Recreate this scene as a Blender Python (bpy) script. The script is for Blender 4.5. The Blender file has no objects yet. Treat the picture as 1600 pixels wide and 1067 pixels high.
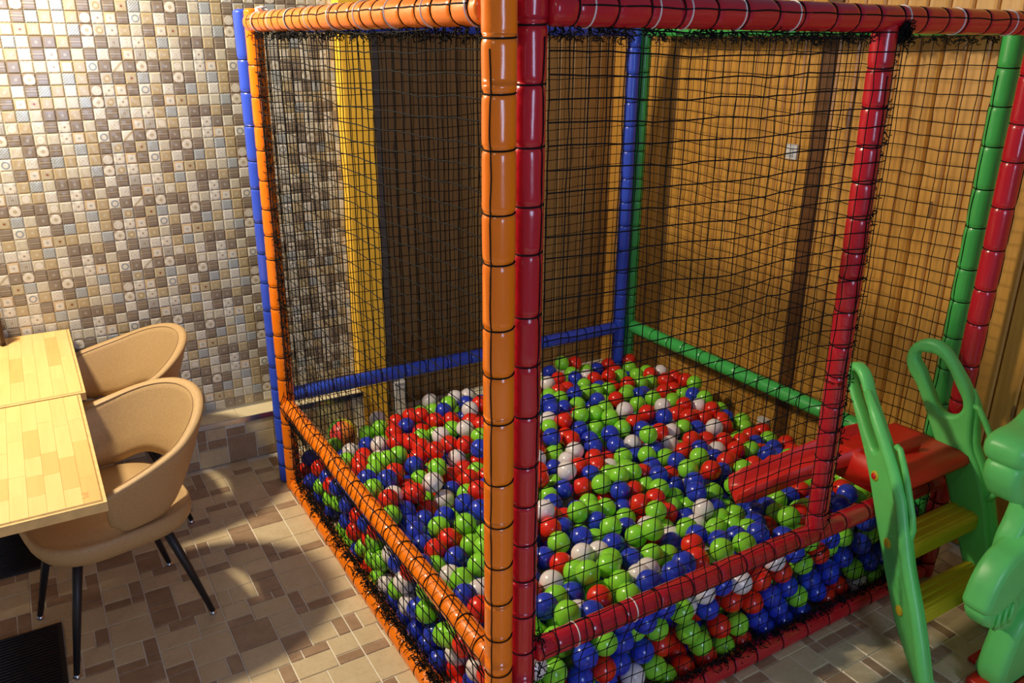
import bpy, bmesh, math, random
import numpy as np
from mathutils import Vector, Matrix, noise
random.seed(7)
C = bpy.context.collection
sc = bpy.context.scene
PI = math.pi

# ---------------------------------------------------------------- camera, world, lamps, exposure
cam_d = bpy.data.cameras.new('camera'); cam = bpy.data.objects.new('camera', cam_d); C.objects.link(cam)
yaw, pitch, roll = 1.0272, -0.3526, 0.0071
f = Vector((math.cos(pitch)*math.cos(yaw), math.cos(pitch)*math.sin(yaw), math.sin(pitch)))
rt = Vector((math.sin(yaw), -math.cos(yaw), 0)); up = rt.cross(f)
rt2 = rt*math.cos(roll) + up*math.sin(roll); up2 = rt2.cross(f)
CP = Vector((-0.8427, -1.4505, 1.9355))
cam.matrix_world = Matrix(((rt2.x, up2.x, -f.x, CP.x), (rt2.y, up2.y, -f.y, CP.y), (rt2.z, up2.z, -f.z, CP.z), (0, 0, 0, 1)))
cam_d.sensor_width = 36; cam_d.lens = 36*1268.5/1600; cam_d.clip_start = 0.02
sc.camera = cam
w = bpy.data.worlds.new('room_air'); sc.world = w; w.use_nodes = True
w.node_tree.nodes['Background'].inputs[0].default_value = (0.50, 0.58, 0.80, 1)
w.node_tree.nodes['Background'].inputs[1].default_value = 0.125
def lamp(name, kind, loc, energy, color, size, target=None, sy=None):
    d = bpy.data.lights.new(name, kind); d.energy = energy; d.color = color
    if kind == 'AREA':
        d.size = size
        if sy: d.shape = 'RECTANGLE'; d.size_y = sy
    else: d.shadow_soft_size = size
    o = bpy.data.objects.new(name, d); C.objects.link(o); o.location = loc
    if target: o.rotation_euler = (Vector(target)-Vector(loc)).to_track_quat('-Z', 'Y').to_euler()
    return o
lamp('table_ceiling_lamp', 'POINT', (-1.38, 1.74, 2.80), 222, (1.0, 0.84, 0.60), 0.11)
lamp('front_fill_lamp', 'POINT', (-1.9, -0.9, 2.7), 7, (1.0, 0.84, 0.64), 0.14)  # unseen warm fill, added to brighten the sides facing the camera
lamp('window_daylight', 'AREA', (-0.4, -4.2, 1.9), 34, (0.55, 0.68, 1.0), 0.9, (0.6, 0.6, 0.8), 1.6)
vs = sc.view_settings
vs.view_transform = 'Standard'; vs.look = 'None'; vs.exposure = 0.68; vs.gamma = 1.0; vs.use_curve_mapping = False

# ---------------------------------------------------------------- helpers
def lin(c): return tuple(((x/255)/12.92 if x/255 <= .04045 else ((x/255+.055)/1.055)**2.4) for x in c)
class G:
    """tiny node-expression builder"""
    def __init__(s, m): s.t = m.node_tree; s.n = s.t.nodes; s.l = s.t.links
    def put(s, sock, v):
        if isinstance(v, bpy.types.NodeSocket): s.l.new(v, sock)
        elif isinstance(v, (tuple, list)) and len(v) == 3 and sock.type == 'RGBA': sock.default_value = (*v, 1)
        else: sock.default_value = v
    def m(s, op, a, b=0.0, c=0.0):
        n = s.n.new('ShaderNodeMath'); n.operation = op
        for i, v in enumerate((a, b, c)): s.put(n.inputs[i], v)
        return n.outputs[0]
    def mix(s, f, a, b):
        n = s.n.new('ShaderNodeMixRGB'); s.put(n.inputs[0], f); s.put(n.inputs[1], a); s.put(n.inputs[2], b); return n.outputs[0]
    def noise(s, vec, scale, detail=3, rough=.55):
        n = s.n.new('ShaderNodeTexNoise'); s.put(n.inputs['Vector'], vec); n.inputs['Scale'].default_value = scale
        n.inputs['Detail'].default_value = detail; n.inputs['Roughness'].default_value = rough; return n.outputs[0]
    def ramp(s, v, lo, hi):
        n = s.n.new('ShaderNodeMapRange'); s.put(n.inputs[0], v); n.inputs[1].default_value = lo; n.inputs[2].default_value = hi; return n.outputs[0]
    def coord(s, k): return s.n.new('ShaderNodeTexCoord').outputs[k]
    def mapv(s, v, scale):
        n = s.n.new('ShaderNodeMapping'); s.put(n.inputs[0], v); n.inputs['Scale'].default_value = scale; return n.outputs[0]
    def rnd(s): return s.n.new('ShaderNodeObjectInfo').outputs['Random']
    def pos(s): return s.n.new('ShaderNodeNewGeometry').outputs['Position']
    def island(s): return s.n.new('ShaderNodeNewGeometry').outputs['Random Per Island']
    def bump(s, h, strength, dist=.01):
        n = s.n.new('ShaderNodeBump'); n.inputs['Strength'].default_value = strength; n.inputs['Distance'].default_value = dist
        s.put(n.inputs['Height'], h); s.l.new(n.outputs[0], s.n['Principled BSDF'].inputs['Normal'])
def mat(name, base=(.5, .5, .5), rough=.5, metal=0, spec=.5, coat=0, sss=0):
    m = bpy.data.materials.new(name); m.use_nodes = True
    b = m.node_tree.nodes['Principled BSDF']
    b.inputs['Base Color'].default_value = (*base, 1); b.inputs['Roughness'].default_value = rough
    b.inputs['Metallic'].default_value = metal; b.inputs['Specular IOR Level'].default_value = spec
    b.inputs['Coat Weight'].default_value = coat; b.inputs['Coat Roughness'].default_value = .08
    if sss:
        b.inputs['Subsurface Weight'].default_value = sss; b.inputs['Subsurface Radius'].default_value = (.02, .02, .02)
        b.inputs['Subsurface Scale'].default_value = .4
    return m
def base_of(m): return m.node_tree.nodes['Principled BSDF'].inputs['Base Color']
def speckled(name, c, rough, var=.12, scale=40, bump=0, coat=0, stretch=(1, 1, 1)):
    m = mat(name, c, rough, coat=coat); g = G(m)
    n = g.noise(g.mapv(g.coord('Object'), stretch), scale, 4)
    lo = tuple(x*(1-var) for x in c); hi = tuple(min(1, x*(1+var)) for x in c)
    g.put(base_of(m), g.mix(g.ramp(n, .3, .7), lo, hi))
    if bump: g.bump(n, bump, .004)
    return m

def link(name, me, m=None, parent=None, smooth=False, **kw):
    if isinstance(me, bmesh.types.BMesh):
        bm = me; me = bpy.data.meshes.new(name); bm.to_mesh(me); bm.free()
    if m is not None and not me.materials:
        for x in (m if isinstance(m, (list, tuple)) else [m]): me.materials.append(x)
    if smooth:
        me.polygons.foreach_set('use_smooth', [True]*len(me.polygons))
    o = bpy.data.objects.new(name, me); C.objects.link(o)
    if parent is not None: o.parent = parent
    for k, v in kw.items(): o[k] = v
    return o
def thing(name, label, cat, loc=(0, 0, 0), rz=0, group=None):
    o = bpy.data.objects.new(name, None); o.empty_display_size = .05; C.objects.link(o)
    o.location = loc; o.rotation_euler = (0, 0, rz); o['label'] = label; o['category'] = cat
    if group: o['group'] = group
    return o
def tag(o, label, cat, group=None):
    o['label'] = label; o['category'] = cat
    if group: o['group'] = group
    return o
def box(bm, lo, hi, bev=0, seg=1):
    vs_ = [bm.verts.new((x, y, z)) for x in (lo[0], hi[0]) for y in (lo[1], hi[1]) for z in (lo[2], hi[2])]
    fs = [bm.faces.new([vs_[i] for i in q]) for q in ((0, 1, 3, 2), (4, 6, 7, 5), (0, 4, 5, 1), (2, 3, 7, 6), (0, 2, 6, 4), (1, 5, 7, 3))]
    if bev:
        es = list({e for f_ in fs for e in f_.edges})
        bmesh.ops.bevel(bm, geom=es, offset=bev, segments=seg, affect='EDGES', profile=.6)
def boxm(lo, hi, bev=0, seg=1):
    bm = bmesh.new(); box(bm, lo, hi, bev, seg); return bm
class MB:
    """vertex / face collector for tubes"""
    def __init__(s): s.v = []; s.f = []
    def tube(s, pts, r, n=6, closed=False, caps=True, rf=None):
        P = [Vector(p) for p in pts]; N = len(P); b = len(s.v)
        t0 = (P[1]-P[0]).normalized()
        ref = Vector((0, 0, 1)) if abs(t0.z) < .8 else Vector((1, 0, 0))
        u = (ref - t0*ref.dot(t0)).normalized()
        for i, p in enumerate(P):
            if closed: t = (P[(i+1) % N]-P[i-1])
            else: t = P[min(i+1, N-1)]-P[max(i-1, 0)]
            if t.length < 1e-9: t = t0.copy()
            t.normalize(); u = (u - t*u.dot(t)); u = u.normalized() if u.length > 1e-6 else t.orthogonal().normalized()
            v = t.cross(u); rr = r[i] if isinstance(r, (list, tuple)) else r
            for k in range(n):
                a = 2*PI*k/n; q = rr*(rf(i, k) if rf else 1)
                s.v.append(p + u*(math.cos(a)*q) + v*(math.sin(a)*q))
        for i in range(N if closed else N-1):
            j = (i+1) % N
            for k in range(n):
                k2 = (k+1) % n
                s.f.append((b+i*n+k, b+i*n+k2, b+j*n+k2, b+j*n+k))
        if caps and not closed:
            s.f.append(tuple(b+k for k in range(n))[::-1]); s.f.append(tuple(b+(N-1)*n+k for k in range(n)))
    def ring(s, c, axis, R, r, n=20, m=4, tilt=0.0):
        axis = Vector(axis).normalized(); u = axis.orthogonal().normalized(); v = axis.cross(u)
        s.tube([Vector(c)+u*(R*math.cos(2*PI*k/n))+v*(R*math.sin(2*PI*k/n))+axis*(tilt*math.cos(2*PI*k/n)) for k in range(n)], r, m, closed=True)
    def mesh(s, name):
        me = bpy.data.meshes.new(name); me.from_pydata([tuple(v) for v in s.v], [], s.f); me.validate(); me.update(); return me
def obj(name, mb, m, parent=None, smooth=True, **kw): return link(name, mb.mesh(name), m, parent, smooth, **kw)
def to_mesh(o):
    dg = bpy.context.evaluated_depsgraph_get(); dg.update()
    me = bpy.data.meshes.new_from_object(o.evaluated_get(dg)); bpy.data.objects.remove(o); return me
def plate(outlines, depth, bev, res=3):
    """2-D outlines (first outer, others holes) extruded into a slab in local XY, thickness along Z"""
    cu = bpy.data.curves.new('outline', 'CURVE'); cu.dimensions = '2D'; cu.fill_mode = 'BOTH'
    for pts in outlines:
        sp = cu.splines.new('BEZIER'); sp.bezier_points.add(len(pts)-1)
        for bp, p in zip(sp.bezier_points, pts):
            bp.co = (p[0], p[1], 0); bp.handle_left_type = bp.handle_right_type = 'AUTO'
        sp.use_cyclic_u = True; sp.resolution_u = res
    cu.extrude = depth/2-bev; cu.bevel_depth = bev; cu.bevel_resolution = 2; cu.offset = -bev
    o = bpy.data.objects.new('tmp', cu); C.objects.link(o)
    return to_mesh(o)
def xform(me, M):
    me.transform(M); me.update(); return me

# ---------------------------------------------------------------- materials
M = {}
M['orange'] = None
def vinyl(name, c, rough=.22):
    m = mat(name, c, rough, coat=.35); g = G(m)
    n = g.noise(g.mapv(g.coord('Object'), (1, 1, .35)), 26, 3); g.bump(n, .22, .006)
    n2 = g.noise(g.coord('Object'), 5, 2)
    g.put(base_of(m), g.mix(g.ramp(n2, .35, .7), tuple(x*.9 for x in c), c)); return m
M['orange'] = vinyl('orange_vinyl', (.98, .22, .004))
M['red'] = vinyl('red_vinyl', (.52, .010, .022))
M['blue'] = vinyl('blue_vinyl', (.03, .085, .68), .35)
M['green'] = vinyl('green_vinyl', (.055, .50, .10), .35)
M['twine'] = mat('black_twine', (.006, .006, .006), .85, spec=.2)
M['tie'] = mat('white_nylon', (.75, .70, .68), .35)
BC = {'r': (.80, .025, .008), 'g': (.27, .74, .04), 'b': (.022, .05, .56), 'w': (.86, .79, .78)}
for k, c in BC.items(): M['ball_'+k] = mat({'r': 'red', 'g': 'lime_green', 'b': 'blue', 'w': 'white'}[k]+'_plastic', c, .24, coat=.25, sss=.08)
M['toy_green'] = speckled('toy_green_plastic', (.14, .66, .16), .38, .06, 6)
M['toy_red'] = speckled('toy_red_plastic', (.62, .018, .010), .36, .06, 6)
M['toy_yellow'] = speckled('toy_yellow_plastic', (.62, .48, .02), .42, .06, 6)
M['leather'] = speckled('tan_leatherette', (.45, .295, .135), .55, .07, 120, .15)
M['black_metal'] = mat('black_powder_coated_steel', (.012, .012, .016), .45)
M['chrome'] = mat('polished_steel', (.6, .62, .66), .2, 1)
M['cream_tile'] = speckled('cream_glazed_tile', (.74, .64, .42), .3, .06, 9)
M['grout'] = speckled('pale_grout', (.80, .74, .60), .8, .08, 60)
M['wall_grout'] = speckled('wall_grout', (.42, .39, .33), .7, .08, 60)
M['yellow_wood'] = speckled('yellow_painted_wood', (.92, .54, .045), .45, .08, 14, stretch=(6, 6, .5))
M['white'] = mat('white_plastic', (.72, .72, .72), .4)
M['screed'] = speckled('dark_gap', (.05, .025, .012), .9, .2, 10)
# wooden planks: grain along z, colour differs from plank to plank
def wood(name, a, b, rough=.42, axis=(16, 16, .8), knots=True):
    m = mat(name, a, rough, coat=.12); g = G(m)
    co = g.n.new('ShaderNodeVectorMath'); co.operation = 'ADD'
    g.l.new(g.coord('Object'), co.inputs[0]); r = g.rnd(); cb = g.n.new('ShaderNodeCombineXYZ')
    g.l.new(g.m('MULTIPLY', r, 9.0), cb.inputs[0]); g.l.new(g.m('MULTIPLY', r, 37.0), cb.inputs[2]); g.l.new(cb.outputs[0], co.inputs[1])
    n = g.noise(g.mapv(co.outputs[0], axis), 3.2, 5, .6)
    c = g.mix(g.ramp(n, .32, .72), a, b)
    c = g.mix(g.m('MULTIPLY', r, .35 if knots else .16), c, tuple(x*.62 for x in a))
    kn = g.n.new('ShaderNodeTexVoronoi'); kn.inputs['Scale'].default_value = 2.1; g.put(kn.inputs['Vector'], g.mapv(co.outputs[0], (3.2, 3.2, .9)))
    c = g.mix(g.m('MULTIPLY', g.m('LESS_THAN', kn.outputs['Distance'], .085 if knots else -1.0), .75), c, (.09, .03, .008))
    g.put(base_of(m), c); g.bump(n, .1, .004); return m
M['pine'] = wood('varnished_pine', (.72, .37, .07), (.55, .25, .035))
M['shaded_pine'] = wood('shaded_brown_pine', (.36, .215, .075), (.27, .145, .045))  # darker copy of the pine: the far wall's shade put into its colour
M['dark_pine'] = wood('dark_stained_batten', (.16, .062, .016), (.10, .038, .010))
M['beech_a'] = wood('beech_staves', (.80, .55, .21), (.76, .49, .17), .35, (14, 1.0, 14), False)
M['beech_b'] = wood('darker_beech_staves', (.74, .45, .14), (.70, .40, .12), .35, (14, 1.0, 14), False)
M['beech_edge'] = speckled('beech_edge', (.72, .47, .18), .45, .12, 30)
M['frame_wood'] = mat('dark_brown_wood', (.045, .016, .008), .35)
# stone-look floor tiles
def stone(name, a, b, rough=.30):
    m = mat(name, a, rough); g = G(m); p = g.pos()
    n = g.noise(p, 16, 5, .65); n2 = g.noise(p, 70, 3)
    r = g.m('ADD', g.rnd(), g.island()); r = g.m('FRACT', r)
    c = g.mix(g.ramp(n, .3, .72), a, b); c = g.mix(g.m('MULTIPLY', g.ramp(n2, .52, .8), .4), c, tuple(x*.55 for x in b))
    c = g.mix(g.m('MULTIPLY', r, .28), c, tuple(x*.72 for x in b))
    g.put(base_of(m), c); g.bump(n2, .12, .003); return m
M['stone_beige'] = stone('beige_travertine_tile', (.70, .58, .37), (.60, .47, .27))
M['stone_brown'] = stone('brown_travertine_tile', (.46, .32, .20), (.32, .20, .115))

# glazed relief-tile patterns, all in the cell's own 0-1 UV
def cell_mat(i):
    m = mat('relief_cell_%s' % CELLN[i], (.5, .5, .5), .14, coat=.4); g = G(m)
    sep = g.n.new('ShaderNodeSeparateXYZ'); g.l.new(g.coord('UV'), sep.inputs[0])
    x = g.m('SUBTRACT', sep.outputs[0], .5); y = g.m('SUBTRACT', sep.outputs[1], .5)
    ax = g.m('ABSOLUTE', x); ay = g.m('ABSOLUTE', y)
    d = g.m('SQRT', g.m('ADD', g.m('MULTIPLY', x, x), g.m('MULTIPLY', y, y)))
    di = g.m('ADD', ax, ay); sq = g.m('MAXIMUM', ax, ay); mn = g.m('MINIMUM', ax, ay)
    lt = lambda a, b: g.m('LESS_THAN', a, b)
    band = lambda a, b, c: lt(g.m('ABSOLUTE', g.m('SUBTRACT', a, b)), c)
    sinr = g.m('SINE', g.m('MULTIPLY', d, 60.0)); cr = g.m('MULTIPLY', g.m('SINE', g.m('MULTIPLY', x, 25.0)), g.m('SINE', g.m('MULTIPLY', y, 25.0)))
    W, CR, TAN, YEL, BR, DB, BL, GR, OR = (.60, .58, .53), (.51, .48, .39), (.40, .35, .25), (.46, .38, .22), (.26, .21, .16), (.17, .14, .115), (.22, .265, .32), (.37, .37, .36), (.46, .35, .22)
    if i == 0: c = g.mix(lt(d, .46), BR, W); c = g.mix(lt(di, .21), c, TAN)
    elif i == 1: c = g.mix(g.m('MULTIPLY', g.ramp(cr, 0, 1), .5), CR, GR); c = g.mix(g.m('MULTIPLY', band(d, .30, .03), .6), c, GR)
    elif i == 2: c = g.mix(g.ramp(g.m('SINE', g.m('MULTIPLY', y, 28.0)), -.2, 1), DB, BR); c = g.mix(g.m('MULTIPLY', band(y, .08, .05), .5), c, TAN)
    elif i == 3: c = g.mix(g.ramp(cr, -.4, .8), TAN, (.40, .29, .13)); c = g.mix(g.m('MULTIPLY', lt(d, .14), .5), c, CR)
    elif i == 4: c = g.mix(g.ramp(cr, -.5, .5), BL, (.42, .44, .44))
    elif i == 5: c = g.mix(band(d, .27, .06), W, BL)
    elif i == 6: c = g.mix(g.m('MULTIPLY', g.m('GREATER_THAN', mn, .20), .6), W, GR); c = g.mix(lt(d, .09), c, BR)
    elif i == 7: c = g.mix(lt(d, .10), (.40, .34, .22), (.22, .06, .02)); c = g.mix(g.m('MULTIPLY', band(d, .3, .04), .5), c, CR)
    elif i == 8: c = g.mix(g.ramp(g.m('SINE', g.m('MULTIPLY', x, 34.0)), -.2, 1), GR, (.30, .27, .22)); c = g.mix(lt(d, .1), c, BR)
    elif i == 9: c = g.mix(g.m('MULTIPLY', g.ramp(g.m('MULTIPLY', cr, g.m('SIGN', g.m('MULTIPLY', x, y))), 0, .9), .65), W, BL)
    elif i == 10: c = g.mix(g.m('GREATER_THAN', sq, .34), W, OR); c = g.mix(lt(d, .12), c, GR)
    elif i == 11: c = g.mix(lt(d, .36), GR, YEL); c = g.mix(band(d, .24, .03), c, BR); c = g.mix(lt(d, .12), c, CR)
    elif i == 12: c = g.mix(g.ramp(sinr, -.3, .9), DB, BR); c = g.mix(g.m('MULTIPLY', lt(d, .13), .6), c, GR)
    elif i == 13: c = g.mix(band(g.m('SUBTRACT', x, y), 0, .13), W, TAN)
    elif i == 14: c = g.mix(lt(d, .40), BR, W); c = g.mix(g.m('MULTIPLY', band(d, .24, .12), g.ramp(cr, -.2, 1)), c, GR)
    elif i == 15: c = g.mix(lt(d, .33), CR, W); c = g.mix(band(d, .35, .025), c, TAN)
    n = g.noise(g.pos(), 120, 3); c = g.mix(g.m('MULTIPLY', g.ramp(n, .5, .8), .35), c, (.22, .17, .12))
    g.put(base_of(m), c)
    h = g.m('ADD', g.m('MULTIPLY', sinr, .25), g.m('MULTIPLY', g.m('COSINE', g.m('MULTIPLY', d, 5.0)), .9)); g.bump(h, .10, .004)
    return m
CELLN = ['disc', 'cream', 'stripe', 'ornate', 'blue', 'grey_ring', 'star', 'dot', 'slats', 'floral', 'bordered', 'medallion', 'dark', 'diagonal', 'white_disc', 'boss']
CM = [cell_mat(i) for i in range(16)]
LAY = [[12, 3, 2, 9, 2, 8, 9, 6, 3, 4, 1, 12], [6, 12, 1, 2, 9, 2, 10, 8, 15, 3, 9, 2], [6, 10, 3, 5, 12, 13, 12, 0, 2, 12, 15, 1],
       [1, 4, 3, 2, 11, 2, 7, 4, 1, 12, 0, 2], [3, 9, 3, 14, 6, 10, 2, 5, 3, 9, 2, 4], [1, 1, 4, 0, 11, 6, 3, 1, 2, 10, 7, 3]]
BALLS='g,1518,1930,299 r,1604,1930,280 b,1439,1930,259 r,1423,1820,264 g,1545,1873,250 b,1517,1798,256 g,1662,1898,232 b,1756,1923,215 w,1618,1831,235 r,1838,1930,222 r,1609,1752,249 r,1724,1774,233 r,1826,1851,215 g,1803,1774,217 w,1320,1767,279 r,1295,1629,292 r,1368,1661,278 g,1220,1600,295 g,1229,1522,310 b,1329,1541,304 g,1408,1550,290 g,1484,1571,275 g,1564,1574,264 g,1942,1863,206 g,1896,1746,215 r,1711,1597,258 g,1586,1456,279 r,1475,1395,300 b,1369,1408,312 g,1259,1418,311 b,1151,1503,318 b,1101,1399,329 b,1178,1415,314 g,1254,1270,327 g,1330,1296,323 g,1280,1191,334 w,1403,1239,322 g,1174,1276,338 r,1081,1273,333 w,1043,1342,316 r,1373,1132,311 r,1990,1929,221 g,1990,1774,205 r,1913,1653,249 w,1990,1658,246 g,1865,1593,236 g,1788,1585,250 r,1913,1534,259 r,1990,1547,255 r,1990,1463,267 g,1980,1385,282 r,1811,1428,254 r,1908,1460,234 b,1664,1446,262 g,1678,1357,276 g,1906,1381,236 g,1751,1296,262 b,1901,1307,263 g,1902,1228,275 w,1828,1190,264 g,1527,1294,303 w,1640,1241,287 r,1750,1211,280 r,1837,1110,276 r,1484,1174,315 b,1533,1110,310 r,1669,1090,283 r,1825,1030,256 r,1744,1066,268 r,1667,1169,267 b,1132,1220,298 g,1211,1205,288 b,1215,1105,304 g,1294,1118,305 b,940,1162,333 r,1050,1216,287 r,1030,1141,307 b,1132,1142,280 b,1097,1070,289 w,998,1069,293 b,1191,1032,286 w,1292,1040,266 g,916,1105,282 r,1054,1004,274 r,1131,1010,241 b,1254,975,242 b,848,1007,279 w,843,905,320 w,931,1026,284 r,935,947,292 r,1017,933,279 b,935,867,294 g,1121,872,267 g,1165,946,276 g,1008,776,313 g,1086,790,302 w,1091,941,247 g,919,774,302 r,868,829,277 b,799,865,266 g,1019,852,280 g,809,943,251 g,1310,959,340 r,1423,1011,303 w,1499,1018,280 w,1419,937,274 g,1579,1026,277 b,1656,1015,259 w,1699,951,282 r,1778,965,263 r,1488,877,306 r,1565,863,289 r,1635,827,283 b,1340,939,268 g,1329,860,268 r,1391,820,300 b,1466,801,300 g,1369,705,332 w,1545,778,283 g,1262,905,276 b,1230,834,266 b,1470,714,295 g,1257,651,334 r,1317,584,344 r,1456,637,317 b,1390,592,311 b,1182,736,284 r,1261,758,252 r,1156,805,268 b,1322,783,287 g,1115,734,256 b,1231,688,245 b,1226,579,320 g,1118,657,282 b,965,713,289 r,1039,721,266 g,722,853,264 b,692,781,279 b,775,735,249 g,850,760,243 g,791,664,283 r,938,771,225 g,867,674,262 b,942,661,241 r,973,603,287 r,631,694,289 r,558,594,319 r,699,709,253 b,627,615,286 b,763,591,280 g,899,594,251 g,693,597,245 g,542,517,310 g,766,514,301 b,717,436,292 g,814,430,297 g,693,509,276 b,851,530,260 r,1055,608,282 g,1178,634,235 g,1116,577,240 b,1177,515,322 g,1279,527,282 r,1053,534,258 w,1142,438,298 g,1188,559,229 b,1118,498,235 w,923,494,262 g,984,522,295 w,1076,405,269 w,970,418,248 g,1001,488,229 g,1306,479,226 g,1196,397,261 g,1110,333,283 g,1047,287,295 b,974,295,320 r,911,249,330 r,888,425,268 b,915,354,275 g,997,368,301 b,999,213,336 b,1235,466,259 g,1185,322,277 g,1273,397,252 b,1381,443,246 b,1341,364,260 b,1418,375,255 r,1316,282,253 g,1495,393,253 b,1577,401,239 g,1316,190,344 g,1389,303,274 b,1148,179,337 g,1175,247,306 b,1079,212,327 g,1044,144,351 g,949,153,355 r,1393,207,324 g,1466,236,307 r,1657,412,236 g,1504,464,219 b,1247,279,291 g,1692,720,273 b,1700,635,287 g,1771,578,279 r,1643,549,296 r,1551,573,306 r,1714,798,273 r,1544,698,269 r,1614,733,287 g,1860,364,252 r,1793,320,251 b,1715,242,291 b,1607,197,301 g,1792,241,268 r,488,423,300 w,564,408,319 w,640,417,296 g,488,276,359 g,577,286,345 b,707,325,298 w,401,350,307 b,434,278,295 r,465,181,335 g,566,203,338 g,537,129,348 g,322,149,355 b,292,222,345 b,470,500,283 b,399,130,337 g,490,345,318 g,359,263,321 w,645,210,329 g,854,305,274 r,869,182,330 g,780,304,303 w,713,246,306 b,722,134,359 b,623,138,359 b,794,167,350 g,694,62,276 b,827,80,222 r,940,83,205 b,326,62,265 b,469,81,163 b,565,85,162 b,317,70,185 g,222,69,249 g,403,71,274 b,475,81,243 g,548,111,235 g,623,92,219 w,522,72,95 b,439,103,93 g,602,62,97 r,648,94,144 r,1023,67,176 r,881,69,134 g,959,62,116 g,742,70,171 g,792,62,108 g,906,65,48 r,703,132,102 r,752,130,40 r,826,62,40 r,726,62,40 b,1054,62,102 r,985,62,40 b,1100,66,40 r,1053,73,252 r,1155,72,246 g,1251,65,250 r,1330,63,265 b,1103,62,175 b,1148,62,109 g,1248,62,116 b,1188,62,40 b,1278,62,40 b,1193,69,175 b,1315,69,157 b,1358,69,90 w,949,63,286 r,1421,65,40 b,1412,66,159 b,1510,87,170 b,1583,72,210 g,1519,106,245 g,1661,93,217 b,1403,81,292 g,1560,69,111 w,1596,67,40 b,1646,68,115 b,1728,77,110 r,1511,87,41 g,1677,65,40 r,1741,90,218 b,1601,76,300 g,1442,109,228 g,1769,73,40 w,704,1887,272 g,758,1790,284 w,898,1855,270 w,820,1842,282 b,696,1722,289 b,842,1764,276 w,803,1655,298 r,877,1694,295 r,592,1753,276 r,569,1825,250 g,677,1795,260 r,487,1801,247 b,503,1721,256 r,613,1643,289 r,669,1588,302 r,733,1519,309 g,575,1569,258 g,633,1510,298 w,664,1440,323 r,745,1440,322 r,428,1692,255 r,540,1641,252 r,389,1572,270 r,433,1507,288 r,442,1428,295 r,557,1388,296 r,604,1325,312 g,683,1340,323 g,499,1550,273 b,612,1212,342 r,457,1318,325 g,318,1386,309 g,251,1341,327 b,351,1298,293 r,233,1224,329 r,431,1250,289 w,543,1292,276 b,178,1167,343 g,340,1223,267 w,321,1059,343 r,464,1181,265 r,537,1214,261 g,557,1140,283 r,487,1105,271 b,412,1080,267 r,440,912,345 r,268,1188,266 r,241,1114,281 r,126,1032,339 g,308,1107,239 w,353,1027,273 b,357,865,337 b,379,788,347 b,182,1011,284 b,236,962,253 b,287,890,291 g,304,760,328 r,280,1028,250 r,398,1362,286 b,91,1898,119 r,79,1930,45 r,79,1714,159 b,67,1824,40 b,77,1591,173 g,62,1640,109 r,62,1494,189 b,63,1418,216 b,62,1672,40 g,62,1517,113 g,73,1440,132 w,239,1759,177 r,180,1469,270 b,297,1699,220 r,141,1346,310 w,327,1619,251 g,232,1411,292 g,173,1276,333 b,115,1219,336 g,104,1129,342 b,72,1543,40 b,62,1315,115 r,62,1234,112 r,76,1101,149 b,62,1204,40 g,62,962,139 g,62,1035,106 b,74,829,205 r,62,1079,40 w,62,922,58 g,62,999,40 w,62,755,178 g,62,813,112 w,62,720,106 b,62,837,40 b,62,647,136 g,62,575,177 b,165,934,270 b,156,858,288 g,282,673,298 g,233,830,298 r,232,748,296 r,161,706,302 b,146,780,281 b,205,640,293 g,227,515,334 g,149,487,324 g,125,637,287 b,101,380,349 w,169,410,321 w,140,559,293 r,112,301,354 g,62,1370,40 g,62,1281,40 r,72,1210,192 b,62,1094,226 g,281,573,347 b,62,747,40 b,62,657,40 b,62,572,40 g,74,470,154 b,62,487,40 w,80,394,136 r,94,415,52 w,71,236,202 b,76,268,128 g,62,385,214 b,72,537,110 g,364,1877,187 g,413,1825,224 w,442,1928,221 g,221,1930,133'
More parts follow.
